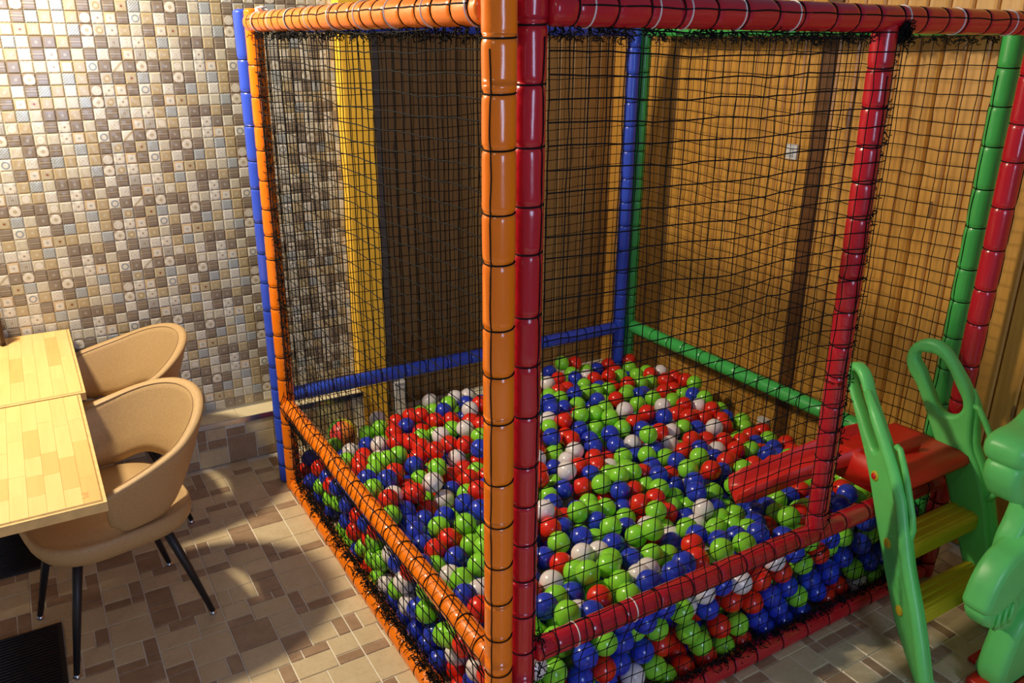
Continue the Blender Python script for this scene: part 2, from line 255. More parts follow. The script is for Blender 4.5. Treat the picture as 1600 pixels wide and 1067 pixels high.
FILL='r,68,70,41 g,149,69,40 g,229,66,40 r,309,68,40 r,390,67,40 r,470,62,40 g,650,62,40 r,1850,67,41 r,1931,72,41 g,109,139,40 r,190,139,40 b,271,140,40 w,351,138,40 r,510,136,40 b,834,142,40 g,918,149,40 b,998,144,40 b,1078,143,40 g,1159,138,40 b,1240,137,40 g,1321,140,40 b,1402,143,40 b,1565,146,40 g,1645,139,40 w,1728,143,40 b,1810,143,40 w,1891,142,40 r,69,212,40 g,150,209,40 w,236,213,40 b,316,219,40 b,396,222,40 w,477,230,40 r,556,215,40 r,636,221,40 b,717,216,43 w,797,216,40 b,880,225,40 g,960,222,40 g,1041,217,40 b,1121,215,40 g,1202,216,40 g,1283,215,41 g,1363,218,40 b,1444,224,40 r,1524,216,40 b,1605,228,40 b,1686,231,40 w,1766,220,40 r,1846,215,40 b,1927,214,41 b,112,279,40 g,194,284,40 r,62,342,40 r,149,355,40 r,197,423,40 b,149,494,40 r,196,565,40 r,151,632,40 g,193,701,40 g,151,771,41 b,201,836,40 b,161,905,40 r,194,980,40 w,153,1049,41 r,207,1112,40 g,62,1143,87 r,163,1181,40 g,202,1257,40 g,146,1319,40 g,155,1402,40 g,235,1396,40 r,113,1376,103 r,150,1482,40 r,215,1532,40 b,159,1590,40 g,143,1669,40 g,223,1672,40 g,157,1748,40 g,238,1751,40 b,195,1819,40 g,276,1822,40 g,356,1823,40 w,1883,1818,40 r,151,1886,40 r,233,1891,43 b,315,1893,41 g,396,1893,40 r,1841,1886,41 r,1924,1887,40 g,110,94,107 g,191,92,106 r,272,94,107 g,353,92,107 b,1463,98,105 r,1808,95,107 g,1889,95,106 r,69,167,107 b,150,164,107 b,230,163,106 r,311,170,104 r,392,170,102 w,473,179,102 g,552,164,103 r,633,171,104 r,793,167,105 b,874,174,103 g,959,174,105 r,1039,167,106 g,1119,163,107 g,1199,156,108 b,1280,162,106 g,1360,170,105 w,1440,175,104 g,1519,158,105 w,1595,182,105 r,1685,176,100 g,1770,171,104 g,1850,165,106 b,1931,164,106 r,192,233,104 b,1886,238,107 b,149,308,106 g,1845,307,105 r,1931,304,104 b,200,371,101 b,1806,380,104 w,1888,375,106 g,150,443,103 w,1928,446,107 g,195,514,103 g,1884,513,105 b,152,584,105 b,1844,586,103 b,1930,583,104 b,197,653,105 b,1887,654,104 b,151,719,107 b,1845,725,105 b,1927,724,105 g,202,781,103 b,1803,794,106 r,1886,795,106 b,153,844,104 g,1843,865,105 g,1931,861,108 r,123,919,110 b,203,933,106 r,1803,934,107 b,1887,933,103 b,152,1000,106 g,1846,1003,104 b,1929,1002,104 g,205,1061,105 b,1887,1072,106 r,154,1124,100 g,1846,1141,103 g,1930,1140,106 b,136,1201,113 g,215,1212,105 w,1805,1211,103 b,1887,1211,103 b,162,1277,108 r,1765,1281,101 r,1847,1281,102 g,1929,1282,106 b,198,1349,104 g,1725,1351,100 g,1806,1351,104 r,1888,1350,93 b,174,1425,118 b,1684,1420,104 g,1764,1421,102 r,1844,1422,91 g,1936,1426,101 b,226,1485,105 g,1561,1489,105 b,1642,1489,103 g,1723,1490,102 r,1804,1491,104 g,1888,1491,102 r,152,1524,109 b,240,1564,110 r,320,1559,103 w,1520,1561,106 g,1603,1560,101 g,1684,1561,103 r,1765,1561,102 b,1845,1559,90 w,1930,1560,106 b,133,1601,115 b,205,1637,110 b,284,1631,100 b,365,1628,100 b,445,1629,93 r,1484,1634,88 b,1563,1630,103 w,1644,1630,101 r,1724,1631,102 r,1805,1630,90 b,1891,1632,96 r,151,1704,112 g,237,1710,113 b,317,1705,102 g,397,1702,102 b,478,1701,104 g,558,1702,103 g,1440,1702,101 r,1522,1703,100 b,1603,1700,100 w,1684,1701,104 r,1763,1699,87 g,1845,1702,106 b,1930,1702,108 r,111,1774,114 r,191,1776,108 g,277,1779,108 g,358,1774,104 g,438,1772,103 g,519,1773,104 g,599,1772,103 g,1401,1773,105 r,1481,1773,102 r,1562,1774,102 b,1642,1770,96 r,1723,1776,93 g,1808,1774,97 r,1888,1770,105 b,151,1846,110 b,232,1846,110 r,317,1850,109 b,398,1844,108 w,477,1842,95 g,558,1843,105 b,639,1842,106 w,1280,1842,102 r,1361,1843,103 g,1441,1843,106 r,1522,1843,104 r,1602,1844,98 r,1683,1846,94 r,1767,1845,96 b,1846,1844,109 g,1927,1842,106 b,69,72,173 g,150,69,174 w,232,63,169 r,396,62,187 g,1847,69,174 g,1928,71,172 b,109,142,173 g,190,139,172 r,273,142,172 g,353,146,168 r,434,154,168 b,515,155,173 b,754,149,173 r,834,142,171 r,914,150,168 w,997,144,171 g,1077,138,171 g,1158,142,175 g,1239,136,175 r,1318,149,175 b,1399,146,171 r,1478,160,178 b,1642,149,162 b,1722,147,164 g,1804,140,174 b,1886,140,174 r,149,214,170 g,231,211,171 g,311,216,170 r,390,226,160 r,476,233,161 w,556,225,169 b,636,219,169 w,716,220,166 g,797,219,166 b,878,226,164 g,958,221,171 b,1038,216,170 r,1118,221,162 r,1198,216,161 r,1279,219,163 g,1358,220,178 g,1437,228,164 r,1526,221,155 g,1604,218,177 g,1684,217,169 b,1766,214,175 g,1846,212,174 b,1927,211,172 b,197,285,166 g,835,293,173 g,1231,289,173 g,1311,292,165 b,1392,294,162 w,1486,290,150 b,1564,289,173 g,1645,287,172 b,1727,285,174 r,1808,283,173 b,1889,282,174 r,148,357,170 b,247,347,167 b,636,349,169 g,1352,362,176 g,1443,356,165 w,1522,357,177 r,1606,358,177 b,1687,355,164 g,1767,355,170 g,1848,353,173 b,1929,354,174 g,205,416,167 b,750,414,155 r,836,427,168 b,1233,420,174 b,1312,430,162 g,1401,425,170 b,1484,425,152 w,1564,424,160 b,1646,424,154 g,1727,425,171 b,1807,424,174 b,1888,423,173 b,159,482,173 g,1272,499,156 g,1362,492,148 r,1444,493,166 r,1526,496,149 g,1606,493,165 g,1686,493,161 b,1767,494,173 g,1848,494,175 r,1928,493,174 r,137,555,198 g,211,562,166 r,1233,569,164 r,1313,569,142 b,1405,563,154 w,1485,564,165 r,1565,563,168 r,1645,563,162 g,1727,563,159 g,1808,564,171 w,1888,563,170 g,160,628,172 b,718,630,176 b,800,632,176 w,960,635,165 b,1276,637,168 g,1360,632,160 b,1441,634,165 r,1525,634,158 w,1605,633,168 g,1685,633,165 g,1766,633,169 b,1848,633,171 g,1929,633,172 b,116,695,178 w,196,700,172 g,353,699,170 r,596,699,172 g,840,702,175 b,1321,703,168 g,1400,703,155 g,1483,703,158 r,1563,702,175 b,1645,703,168 r,1725,702,173 r,1806,702,172 g,1888,703,172 b,151,768,172 r,241,767,172 w,555,769,172 b,1198,773,174 b,1278,771,173 b,1359,773,158 g,1440,773,148 b,1525,771,156 r,1605,772,169 g,1685,772,170 b,1766,772,174 b,1847,772,173 r,1929,772,173 g,197,834,171 w,680,838,174 g,1084,843,175 b,1319,841,174 r,1401,844,151 g,1482,841,155 b,1563,842,154 b,1646,841,155 r,1726,841,171 g,1806,841,173 g,1887,841,173 w,83,908,194 r,162,906,180 g,477,906,171 w,877,911,151 r,1202,909,175 b,1361,909,176 b,1443,910,170 r,1524,912,152 r,1604,912,154 g,1685,911,163 r,1766,911,175 w,1847,911,171 b,1928,911,172 r,128,977,196 b,205,979,173 g,838,981,151 g,1076,980,175 b,1317,976,167 g,1402,979,168 g,1482,980,160 w,1563,981,169 g,1645,981,162 g,1726,980,167 r,1806,981,174 r,1887,981,170 g,65,1026,186 r,150,1053,166 b,801,1066,153 r,1274,1044,162 g,1362,1045,144 b,1441,1050,161 b,1521,1050,150 g,1604,1050,156 b,1685,1050,176 g,1766,1050,168 w,1847,1050,175 g,1933,1051,169 b,203,1116,163 g,359,1112,160 r,674,1117,169 g,1082,1112,166 g,1161,1130,159 g,1241,1120,162 w,1320,1124,143 r,1402,1120,168 b,1483,1121,162 b,1563,1123,152 g,1645,1119,167 g,1725,1119,171 r,1806,1120,170 g,1887,1120,172 r,162,1181,187 g,243,1184,179 b,794,1186,167 g,874,1193,159 r,1279,1191,164 r,1361,1190,164 g,1442,1190,171 b,1523,1191,172 w,1604,1191,165 b,1685,1189,168 g,1765,1189,170 r,1846,1190,172 b,1927,1190,170 g,199,1252,176 w,277,1253,153 r,357,1254,164 g,438,1256,165 b,518,1255,168 g,598,1261,150 b,677,1256,170 b,758,1258,170 g,919,1259,171 g,1000,1260,159 r,1080,1257,170 b,1161,1260,157 g,1240,1260,173 b,1321,1260,169 w,1401,1259,170 g,1481,1259,155 g,1563,1260,158 g,1645,1260,160 b,1725,1259,168 r,1806,1259,168 g,1887,1259,171 b,62,1302,194 r,155,1320,176 b,238,1322,170 g,317,1322,151 r,397,1326,156 b,477,1327,164 b,557,1328,170 w,637,1328,170 r,718,1328,166 g,798,1328,167 g,879,1328,169 b,959,1329,167 r,1039,1329,173 r,1119,1328,166 r,1200,1330,165 g,1281,1329,166 w,1361,1329,172 g,1442,1329,166 g,1523,1329,157 g,1603,1329,167 w,1685,1330,166 b,1765,1329,171 b,1846,1329,171 r,1926,1330,172 w,130,1396,179 g,210,1396,184 b,289,1396,168 g,365,1400,144 b,440,1398,175 r,518,1397,157 g,598,1397,157 w,678,1398,170 r,758,1398,168 g,838,1398,168 w,919,1399,169 r,999,1399,169 b,1080,1399,172 b,1160,1400,165 b,1241,1399,165 b,1321,1399,167 g,1402,1399,167 g,1482,1399,165 g,1562,1398,171 g,1643,1399,170 r,1725,1399,177 r,1805,1398,170 g,1885,1399,157 r,147,1475,175 b,237,1472,184 b,316,1471,168 b,397,1470,168 g,476,1468,156 r,557,1468,157 b,637,1468,168 r,717,1468,167 g,798,1468,170 b,878,1468,167 b,959,1469,170 g,1039,1469,168 b,1120,1469,171 r,1200,1469,169 g,1281,1469,168 g,1361,1469,166 r,1442,1469,165 r,1522,1468,172 r,1602,1468,178 g,1684,1468,171 b,1765,1468,171 r,1847,1469,175 b,196,1540,175 r,277,1541,177 b,357,1540,172 g,438,1539,173 g,518,1538,172 r,598,1538,158 g,679,1537,151 g,757,1538,171 b,838,1538,169 b,918,1538,170 g,999,1538,172 w,1080,1539,171 w,1160,1538,161 r,1241,1539,161 g,1321,1538,159 g,1402,1538,164 r,1482,1538,173 r,1562,1538,176 b,1642,1537,167 g,1725,1538,172 b,1805,1538,177 w,1888,1538,171 g,157,1609,192 r,237,1611,180 r,318,1611,171 b,398,1609,171 b,479,1608,163 r,559,1608,174 b,637,1610,154 g,717,1608,168 r,798,1608,166 r,878,1608,163 w,959,1608,168 w,1039,1609,172 g,1120,1609,170 g,1201,1610,162 r,1282,1609,160 r,1363,1609,162 g,1444,1606,152 b,1522,1608,173 g,1602,1607,172 b,1683,1607,171 b,1764,1608,168 g,1844,1605,156 g,194,1681,177 r,356,1681,168 b,437,1680,170 b,517,1678,174 w,597,1679,169 g,678,1679,168 b,758,1679,166 g,839,1678,164 r,919,1678,169 r,999,1678,170 r,1080,1678,169 r,1160,1679,169 g,1241,1680,161 r,1320,1678,173 r,1401,1679,173 b,1481,1679,166 b,1562,1679,166 g,1642,1677,168 g,1723,1676,179 w,1806,1676,173 g,319,1763,175 g,398,1750,181 r,478,1749,169 g,558,1749,174 b,639,1749,170 g,719,1748,178 g,798,1749,165 r,878,1748,172 b,959,1748,170 b,1039,1748,172 r,1120,1749,171 g,1200,1749,172 r,1281,1750,169 w,1361,1749,176 g,1441,1749,171 g,1522,1749,168 g,1602,1749,168 w,1683,1747,170 b,1762,1742,155 b,516,1820,173 g,597,1820,172 g,677,1820,174 b,757,1819,169 b,838,1819,171 g,918,1817,165 g,999,1817,158 g,1079,1818,170 g,1160,1819,170 r,1240,1819,168 r,1321,1819,169 b,1401,1819,172 w,1482,1819,173 r,1563,1820,174 r,1646,1818,160 w,1726,1831,164 b,1887,1815,173 g,477,1889,160 w,557,1891,170 r,637,1899,162 g,717,1890,174 w,797,1889,173 g,878,1889,175 w,958,1896,168 r,1039,1888,171 b,1120,1890,173 b,1200,1889,170 r,1282,1890,170 r,1363,1899,161 g,1442,1889,177 g,1522,1890,170 g,1603,1890,169 b,112,92,241 w,753,105,243 b,1888,93,239 r,68,164,239 g,150,163,239 w,231,163,237 g,313,164,239 b,394,142,237 r,476,166,243 b,633,169,251 r,713,175,243 w,796,173,246 g,875,161,239 g,955,171,234 r,1039,169,235 r,1120,165,242 b,1200,155,243 g,1282,160,246 g,1362,163,242 w,1595,159,231 g,1686,166,242 b,1767,168,241 r,1847,162,242 g,1928,164,239 w,190,233,237 g,271,233,238 g,351,235,238 g,432,232,229 g,515,237,243 g,596,239,238 r,677,246,233 b,757,242,232 g,838,239,232 w,918,243,240 g,999,238,243 b,1079,239,235 g,1159,247,227 r,1236,225,231 g,1405,231,242 r,1486,228,229 r,1564,237,245 b,1647,236,242 g,1888,234,239 r,63,309,239 r,141,296,223 g,232,305,235 b,313,305,232 g,393,305,231 g,474,305,230 g,554,307,241 g,634,314,241 g,962,309,227 g,1450,300,222 g,1528,309,242 b,1608,309,241 b,1689,305,242 g,1930,306,239 b,193,375,235 g,273,375,238 g,354,375,234 w,434,375,237 g,515,378,238 b,595,384,235 r,676,382,232 g,755,364,232 g,834,377,231 b,1729,374,238 b,152,443,244 b,233,445,238 b,314,445,235 b,395,445,234 g,474,445,220 g,552,452,237 b,767,448,226 g,1769,444,242 r,1849,443,242 r,1930,443,240 r,100,505,249 b,193,515,240 w,273,515,236 b,354,515,236 b,601,516,238 b,1350,543,208 g,1418,514,240 b,1494,539,243 g,1570,513,241 g,1649,497,232 r,1728,513,241 r,1808,514,242 w,1889,513,242 g,71,581,257 b,233,586,240 g,314,584,239 g,395,584,237 g,475,583,237 b,556,582,235 r,968,569,213 b,1278,593,236 b,1361,615,240 b,1438,596,236 g,1533,609,234 r,1610,584,232 b,1690,582,228 g,1846,585,240 g,1927,584,238 b,275,652,220 g,354,654,237 b,436,653,234 b,517,653,237 w,1309,674,242 r,1405,677,265 b,1477,666,231 b,1643,657,235 b,1804,654,239 r,1887,655,238 r,72,716,248 r,312,724,236 g,396,723,233 g,477,723,236 r,558,723,239 g,1359,735,235 g,1438,734,219 r,1765,725,240 b,1846,724,238 r,1928,725,239 r,275,795,239 g,356,793,239 b,436,793,239 g,517,792,240 g,597,793,237 g,1014,798,220 g,1398,804,221 g,1488,797,223 b,1806,794,241 g,1888,795,239 b,237,874,230 w,395,863,240 b,476,863,241 g,556,863,233 w,638,863,238 r,900,875,219 w,1443,868,240 b,1522,870,221 b,1604,864,219 b,1686,867,236 g,1766,864,240 r,1847,864,239 r,1927,867,241 g,355,933,242 g,436,932,235 b,516,932,236 r,597,932,237 g,678,933,235 g,1486,941,230 b,1565,939,247 r,1643,935,227 g,1883,936,239 r,62,989,257 r,400,1001,212 r,475,1007,240 g,556,1003,235 b,636,1002,233 g,717,1003,236 g,797,1012,212 g,891,1002,211 w,1359,1007,230 g,1933,999,237 r,125,1048,242 r,201,1068,228 b,593,1074,237 r,675,1073,237 r,756,1074,242 w,840,1075,237 r,1150,1086,225 b,1230,1072,226 g,1329,1079,209 r,1400,1074,247 b,1479,1075,228 b,1558,1076,217 b,1895,1070,237 r,140,1134,248 g,330,1175,203 r,405,1147,222 b,635,1143,241 r,716,1143,233 w,798,1143,239 r,879,1144,223 g,961,1142,226 g,1041,1145,227 g,1201,1147,233 g,1281,1145,230 b,1362,1148,232 b,1441,1145,241 b,1521,1144,238 w,1600,1143,230 r,1763,1141,239 g,1929,1146,238 g,191,1211,256 w,602,1211,213 r,677,1213,243 r,757,1212,236 g,838,1213,230 r,919,1212,236 g,999,1213,224 g,1153,1210,220 b,1319,1215,244 g,1402,1215,245 r,1482,1214,244 b,1563,1214,244 b,71,1258,261 w,148,1278,245 b,230,1281,245 b,307,1286,224 r,396,1287,226 w,476,1282,231 r,636,1282,236 b,717,1282,235 g,798,1282,238 b,878,1282,237 g,959,1282,238 b,1039,1282,239 g,1120,1282,236 g,1200,1279,240 g,1280,1284,240 w,1361,1284,238 b,1442,1285,241 g,1520,1282,222 g,1599,1286,235 g,1679,1281,230 b,1832,1273,242 b,103,1353,240 b,188,1349,245 b,270,1356,241 r,348,1355,223 b,512,1355,235 g,597,1352,235 w,677,1352,237 g,758,1352,234 r,838,1352,236 b,919,1352,235 r,999,1352,239 b,1080,1352,239 g,1160,1353,231 b,1240,1353,231 g,1321,1354,240 g,1401,1354,238 w,1483,1353,231 b,1563,1357,244 g,1805,1350,237 r,310,1426,239 r,390,1423,234 b,558,1421,223 g,637,1421,242 b,718,1421,240 g,798,1422,236 b,878,1422,238 w,959,1421,235 b,1039,1421,240 g,1120,1422,240 g,1200,1422,237 r,1280,1423,234 r,1361,1423,233 r,1442,1424,232 b,1522,1426,241 g,110,1505,253 w,276,1498,250 b,356,1496,240 b,506,1483,229 b,592,1494,230 b,677,1491,233 r,758,1492,237 w,838,1492,237 g,919,1491,236 b,999,1491,238 b,1079,1491,240 g,1160,1492,238 g,1240,1492,235 b,1320,1492,241 b,1401,1493,233 g,1481,1496,242 b,1729,1488,240 r,229,1564,244 b,645,1563,219 b,721,1564,243 w,801,1563,236 b,880,1561,247 w,960,1562,241 r,1041,1562,237 b,1121,1562,239 b,1200,1562,227 b,1279,1563,245 r,1357,1562,227 g,1663,1534,245 r,448,1616,236 r,680,1633,236 r,760,1633,232 r,841,1633,230 r,920,1632,244 b,1001,1632,241 g,1081,1632,237 b,1162,1631,240 r,1246,1635,227 g,1413,1619,225 b,1487,1644,240 b,1567,1654,244 r,1643,1634,236 r,638,1701,235 b,799,1704,233 b,958,1702,239 r,1041,1701,238 g,1121,1701,241 g,1202,1702,239 g,1286,1704,242 b,1438,1708,240 g,1520,1719,243 g,916,1771,239 b,1000,1771,243 g,1081,1771,241 b,1162,1772,239 r,1242,1772,240 g,639,1861,233 b,964,1841,226 g,1043,1842,244 g,1123,1848,241 r,1203,1842,236 r,1284,1841,237 g,1362,1862,233 g,68,71,306 w,148,64,308 b,470,74,323 b,546,63,299 b,625,70,316 w,791,70,305 b,871,74,303 w,1109,70,312 b,1201,68,313 g,1280,75,328 b,106,142,307 g,187,135,307 g,267,128,300 r,995,129,289 b,1239,143,312 r,63,212,304 b,144,213,303 g,224,207,304 w,398,198,294 g,192,280,310 b,271,288,304 b,142,340,290 r,227,355,305 r,319,353,304 g,630,340,317 b,273,421,307 b,357,424,302 g,838,373,348 g,62,482,316 g,313,491,302 r,394,495,307 b,623,497,315 g,1358,494,307 r,1438,485,313 r,350,563,308 w,434,564,315 g,1471,558,317 b,62,613,331 r,391,632,308 r,480,630,304 g,709,639,315 g,356,704,300 b,436,699,304 r,517,702,305 w,579,670,346 b,71,769,308 r,473,770,307 w,559,770,307 r,434,841,307 b,516,838,306 b,599,840,304 b,62,890,303 r,556,908,307 g,637,911,307 r,717,914,318 g,104,957,318 g,427,978,301 b,514,977,304 g,595,979,306 g,675,982,301 r,757,983,305 r,243,1047,325 r,471,1042,322 r,552,1049,305 r,633,1051,306 g,714,1052,307 w,794,1054,318 b,1356,1053,313 w,169,1094,311 g,354,1121,304 w,672,1121,309 b,753,1123,306 r,838,1121,305 g,402,1183,324 g,712,1192,312 r,793,1192,306 r,873,1193,300 b,668,1259,308 g,753,1262,305 r,834,1263,307 r,916,1261,306 g,995,1265,320 b,63,1324,307 w,793,1332,306 g,876,1332,305 b,956,1334,304 b,1128,1329,300 r,1208,1340,304 w,834,1402,307 g,914,1403,307 b,995,1406,306 w,557,1468,304 g,874,1473,306 w,955,1476,306 b,1041,1471,308'

# ---------------------------------------------------------------- room shell
YW, XW, YB = 2.39, 2.22, 2.50          # tiled wall, right plank wall, back plank wall
def struct(name, bm, m, **kw): return link(name, bm, m, None, kind='structure', **kw)
def look(p):                            # distance to the camera and whether inside its view, for picking the nearest pieces
    d = Vector(p)-CP; z = d.dot(f)
    if z < .1: return 99, False
    u = 800+1268.5*d.dot(rt2)/z; v = 533.5-1268.5*d.dot(up2)/z
    return z, (-30 < u < 1630 and -30 < v < 1097)
floor = struct('floor', boxm((-3, -3, -.06), (XW+.1, YB+.1, -.004)), M['grout'])
PAT = [(0, 0, 3, 3, 0), (3, 0, 2, 1, 1), (3, 1, 2, 2, 0), (5, 0, 3, 2, 0), (5, 2, 1, 1, 1), (6, 2, 2, 1, 1), (0, 3, 2, 1, 1), (0, 4, 2, 2, 0), (2, 3, 3, 2, 0),
       (5, 3, 1, 2, 1), (6, 3, 2, 2, 0), (2, 5, 2, 1, 1), (4, 5, 1, 1, 1), (5, 5, 3, 3, 0), (0, 6, 1, 2, 1), (1, 6, 2, 2, 0), (3, 6, 2, 2, 1)]
U = .0455; gap = .0025
pm_cache = {}
def tile_mesh(wd, hg, kind, th=.006):
    k = (wd, hg, kind, th)
    if k not in pm_cache:
        me = bpy.data.meshes.new('floor_tile'); a, b = wd*U/2-gap, hg*U/2-gap; e = .0016
        v = [(-a, -b, -th), (a, -b, -th), (a, b, -th), (-a, b, -th), (-a, -b, -e), (a, -b, -e), (a, b, -e), (-a, b, -e), (-a+e, -b+e, 0), (a-e, -b+e, 0), (a-e, b-e, 0), (-a+e, b-e, 0)]
        fc = [(0, 1, 5, 4), (1, 2, 6, 5), (2, 3, 7, 6), (3, 0, 4, 7), (4, 5, 9, 8), (5, 6, 10, 9), (6, 7, 11, 10), (7, 4, 8, 11), (8, 9, 10, 11)]
        me.from_pydata(v, [], fc); me.materials.append(M['stone_brown' if kind else 'stone_beige']); pm_cache[k] = me
    return pm_cache[k]
cand = []
rr = random.Random(3)
for ti in range(-10, 9):
    for tj in range(-7, 8):
        fx = rr.random() < .5
        for (px, py, pw, ph, kd) in PAT:
            if fx: px2 = 8-px-pw
            else: px2 = px
            x = -.12+(ti*8+px2+pw/2)*U; y = .18+(tj*8+py+ph/2)*U
            if x > XW-.06 or y > 2.24 or x < -2.2 or y < -1.6: continue
            if .12 < x < 1.85 and .12 < y < 1.55: continue
            z, vis = look((x, y, 0)); kd2 = kd if rr.random() > .08 else 1-kd
            cand.append((0 if vis and not (.1 < x < 1.95 and .1 < y < 1.85) else 1, z-.25*(pw*ph > 2), x, y, pw, ph, kd2))
cand.sort()
def join_pieces(name, items, parent, mats):
    V, Fc, Mi = [], [], []
    for me, Mx, mi in items:
        b = len(V); V += [tuple(Mx @ v.co) for v in me.vertices]
        for p in me.polygons: Fc.append(tuple(b+i for i in p.vertices)); Mi.append(mi)
    me = bpy.data.meshes.new(name); me.from_pydata(V, [], Fc); [me.materials.append(x) for x in mats]
    me.polygons.foreach_set('material_index', Mi); return link(name, me, None, parent, kind='stuff')
for n, (a_, z, x, y, pw, ph, kd) in enumerate(cand[:300]):
    o = link('floor_tile', tile_mesh(pw, ph, kd), None, floor); o.location = (x, y, rr.uniform(-.0006, .0006))
join_pieces('distant_floor_tiles', [(tile_mesh(pw, ph, kd), Matrix.Translation((x, y, 0)), kd) for (a_, z, x, y, pw, ph, kd) in cand[300:]], floor, [M['stone_beige'], M['stone_brown']])

# tiled wall with its moulded relief cells
wall = struct('wall_back', boxm((-3, YW, 0), (.53, YB+.1, 2.75)), M['wall_grout'])
CS = .0462
def cell_mesh(kind):
    me = bpy.data.meshes.new('relief_cell'); a = CS/2-.0003; b = a-.0018; c = a-.0055; t0, t1, t2 = .001, -.0026, -.0040
    # local X along the wall, local Z up, -Y towards the room
    q = lambda s, y: [(-s, y, -s), (s, y, -s), (s, y, s), (-s, y, s)]
    V = q(a, t0) + q(a-.0003, -.0012) + q(b, t1) + q(c, t2)
    Fc = []
    for L in range(3):
        for k in range(4):
            k2 = (k+1) % 4; Fc.append((L*4+k, L*4+k2, (L+1)*4+k2, (L+1)*4+k))
    Fc.append((12, 13, 14, 15))
    me.from_pydata(V, [], Fc); uv = me.uv_layers.new(name='UVMap')
    for lp in me.loops:
        co = me.vertices[lp.vertex_index].co; uv.data[lp.index].uv = (co.x/CS+.5, co.z/CS+.5)
    me.materials.append(CM[kind]); return me
CELL = [cell_mesh(i) for i in range(16)]
cells = []
nx0 = -30
for i in range(-37, 14):
    for j in range(0, 54):
        x = .505-(13-i)*CS; z = .262+j*CS
        if z > 2.74: continue
        row = (-j) % 6; off = 0
        kd = LAY[row][(i+(0)) % 12]
        zz, vis = look((x, YW, z))
        if zz > 90: continue
        hid = (x < -.72 and z < .80)
        cells.append((0 if vis and not hid and x < -.02 else (1 if vis else 2), zz, x, z, kd))
cells.sort()
for (a_, zz, x, z, kd) in cells[:300]:
    o = link('relief_cell', CELL[kd], None, wall); o.location = (x, YW, z)
V, Fc, Mi, UVs = [], [], [], []
for (a_, zz, x, z, kd) in cells[300:]:
    me = CELL[kd]; b = len(V); V += [(v.co.x+x, v.co.y+YW, v.co.z+z) for v in me.vertices]
    for p in me.polygons: Fc.append(tuple(b+i for i in p.vertices)); Mi.append(kd)
    UVs += [c_ for l in me.uv_layers[0].data for c_ in l.uv]
me = bpy.data.meshes.new('distant_relief_cells'); me.from_pydata(V, [], Fc); [me.materials.append(x) for x in CM]
me.polygons.foreach_set('material_index', Mi); me.uv_layers.new(name='UVMap').data.foreach_set('uv', UVs); link('distant_relief_cells', me, None, wall, kind='stuff')

# tiled ledge along the wall foot
ledge = struct('trim_1', boxm((-3, 2.272, 0), (.50, YW, .212)), M['grout'])
for k in range(8):
    x0 = -2.0+k*.312
    link('cream_tile', boxm((x0, 2.270, .212), (min(x0+.3105, .50), YW+.0, .224), .0015), M['cream_tile'], ledge)
link('metal_edge_strip', boxm((-3, 2.262, .200), (.50, 2.271, .2255), .001), M['chrome'], ledge)
for ti in range(-7, 3):
    for (px, py, pw, ph, kd) in PAT:
        x0, x1 = -.2+(ti*8+px)*U, -.2+(ti*8+px+pw)*U; z0, z1 = (py-.0)*U, min((py+ph)*U, .199)
        if z1-z0 < .02 or x1 > .5 or x1 < -1.2: continue
        link('ledge_tile', boxm((x0+gap, 2.266, z0+gap), (x1-gap, 2.273, z1-gap), .001), M['stone_brown' if (kd or pw*ph == 9) else 'stone_beige'], ledge)

# yellow column and its grey neighbour
col = struct('trim_2', boxm((.505, 2.30, 0), (.655, YB, 2.75), .004, 2), M['yellow_wood'])
struct('trim_3', boxm((.66, 2.44, 0), (.745, YB, 2.75), .003), mat('grey_painted_board', (.14, .13, .12), .5))

# plank walls
def plank_mesh(wd, m, name='plank', h=2.75):
    me = bpy.data.meshes.new(name); e = .007; t = .016; a = wd/2-.0012
    prof = [(-a, 0), (-a, t-e*1.2), (-a+e, t), (-a+e*2.6, t-.001), (a-e*2.6, t-.001), (a-e, t), (a, t-e*1.2), (a, 0)]
    V = [(x, -y, z) for z in (0, h) for x, y in prof]; n = len(prof)
    me.from_pydata(V, [], [(k, (k+1) % n, n+(k+1) % n, n+k) for k in range(n)]+[tuple(range(n))[::-1], tuple(range(n, 2*n))]); me.materials.append(m); return me
wb = struct('wall_far', boxm((.53, YB+.002, 0), (XW+.1, YB+.12, 2.75)), M['screed'])
PW = .091; PM_ = plank_mesh(PW, M['pine']); PMB = plank_mesh(PW, M['shaded_pine'])
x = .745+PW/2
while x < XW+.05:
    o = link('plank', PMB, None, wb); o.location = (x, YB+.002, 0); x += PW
wr = struct('wall_right', boxm((XW+.016, -2.4, 0), (XW+.12, YB+.1, 2.75)), M['screed'])
y = YB-PW/2
while y > -2.3:
    o = link('plank', PM_, None, wr); o.location = (XW+.016, y, 0); o.rotation_euler = (0, 0, -PI/2); y -= PW
for yb, wd in ((1.003, .075),):
    o = link('batten', boxm((XW-.012, yb-wd/2, 0), (XW+.004, yb+wd/2, 2.75), .002), M['dark_pine'], wr, label='dark stained vertical batten over the pale planks')

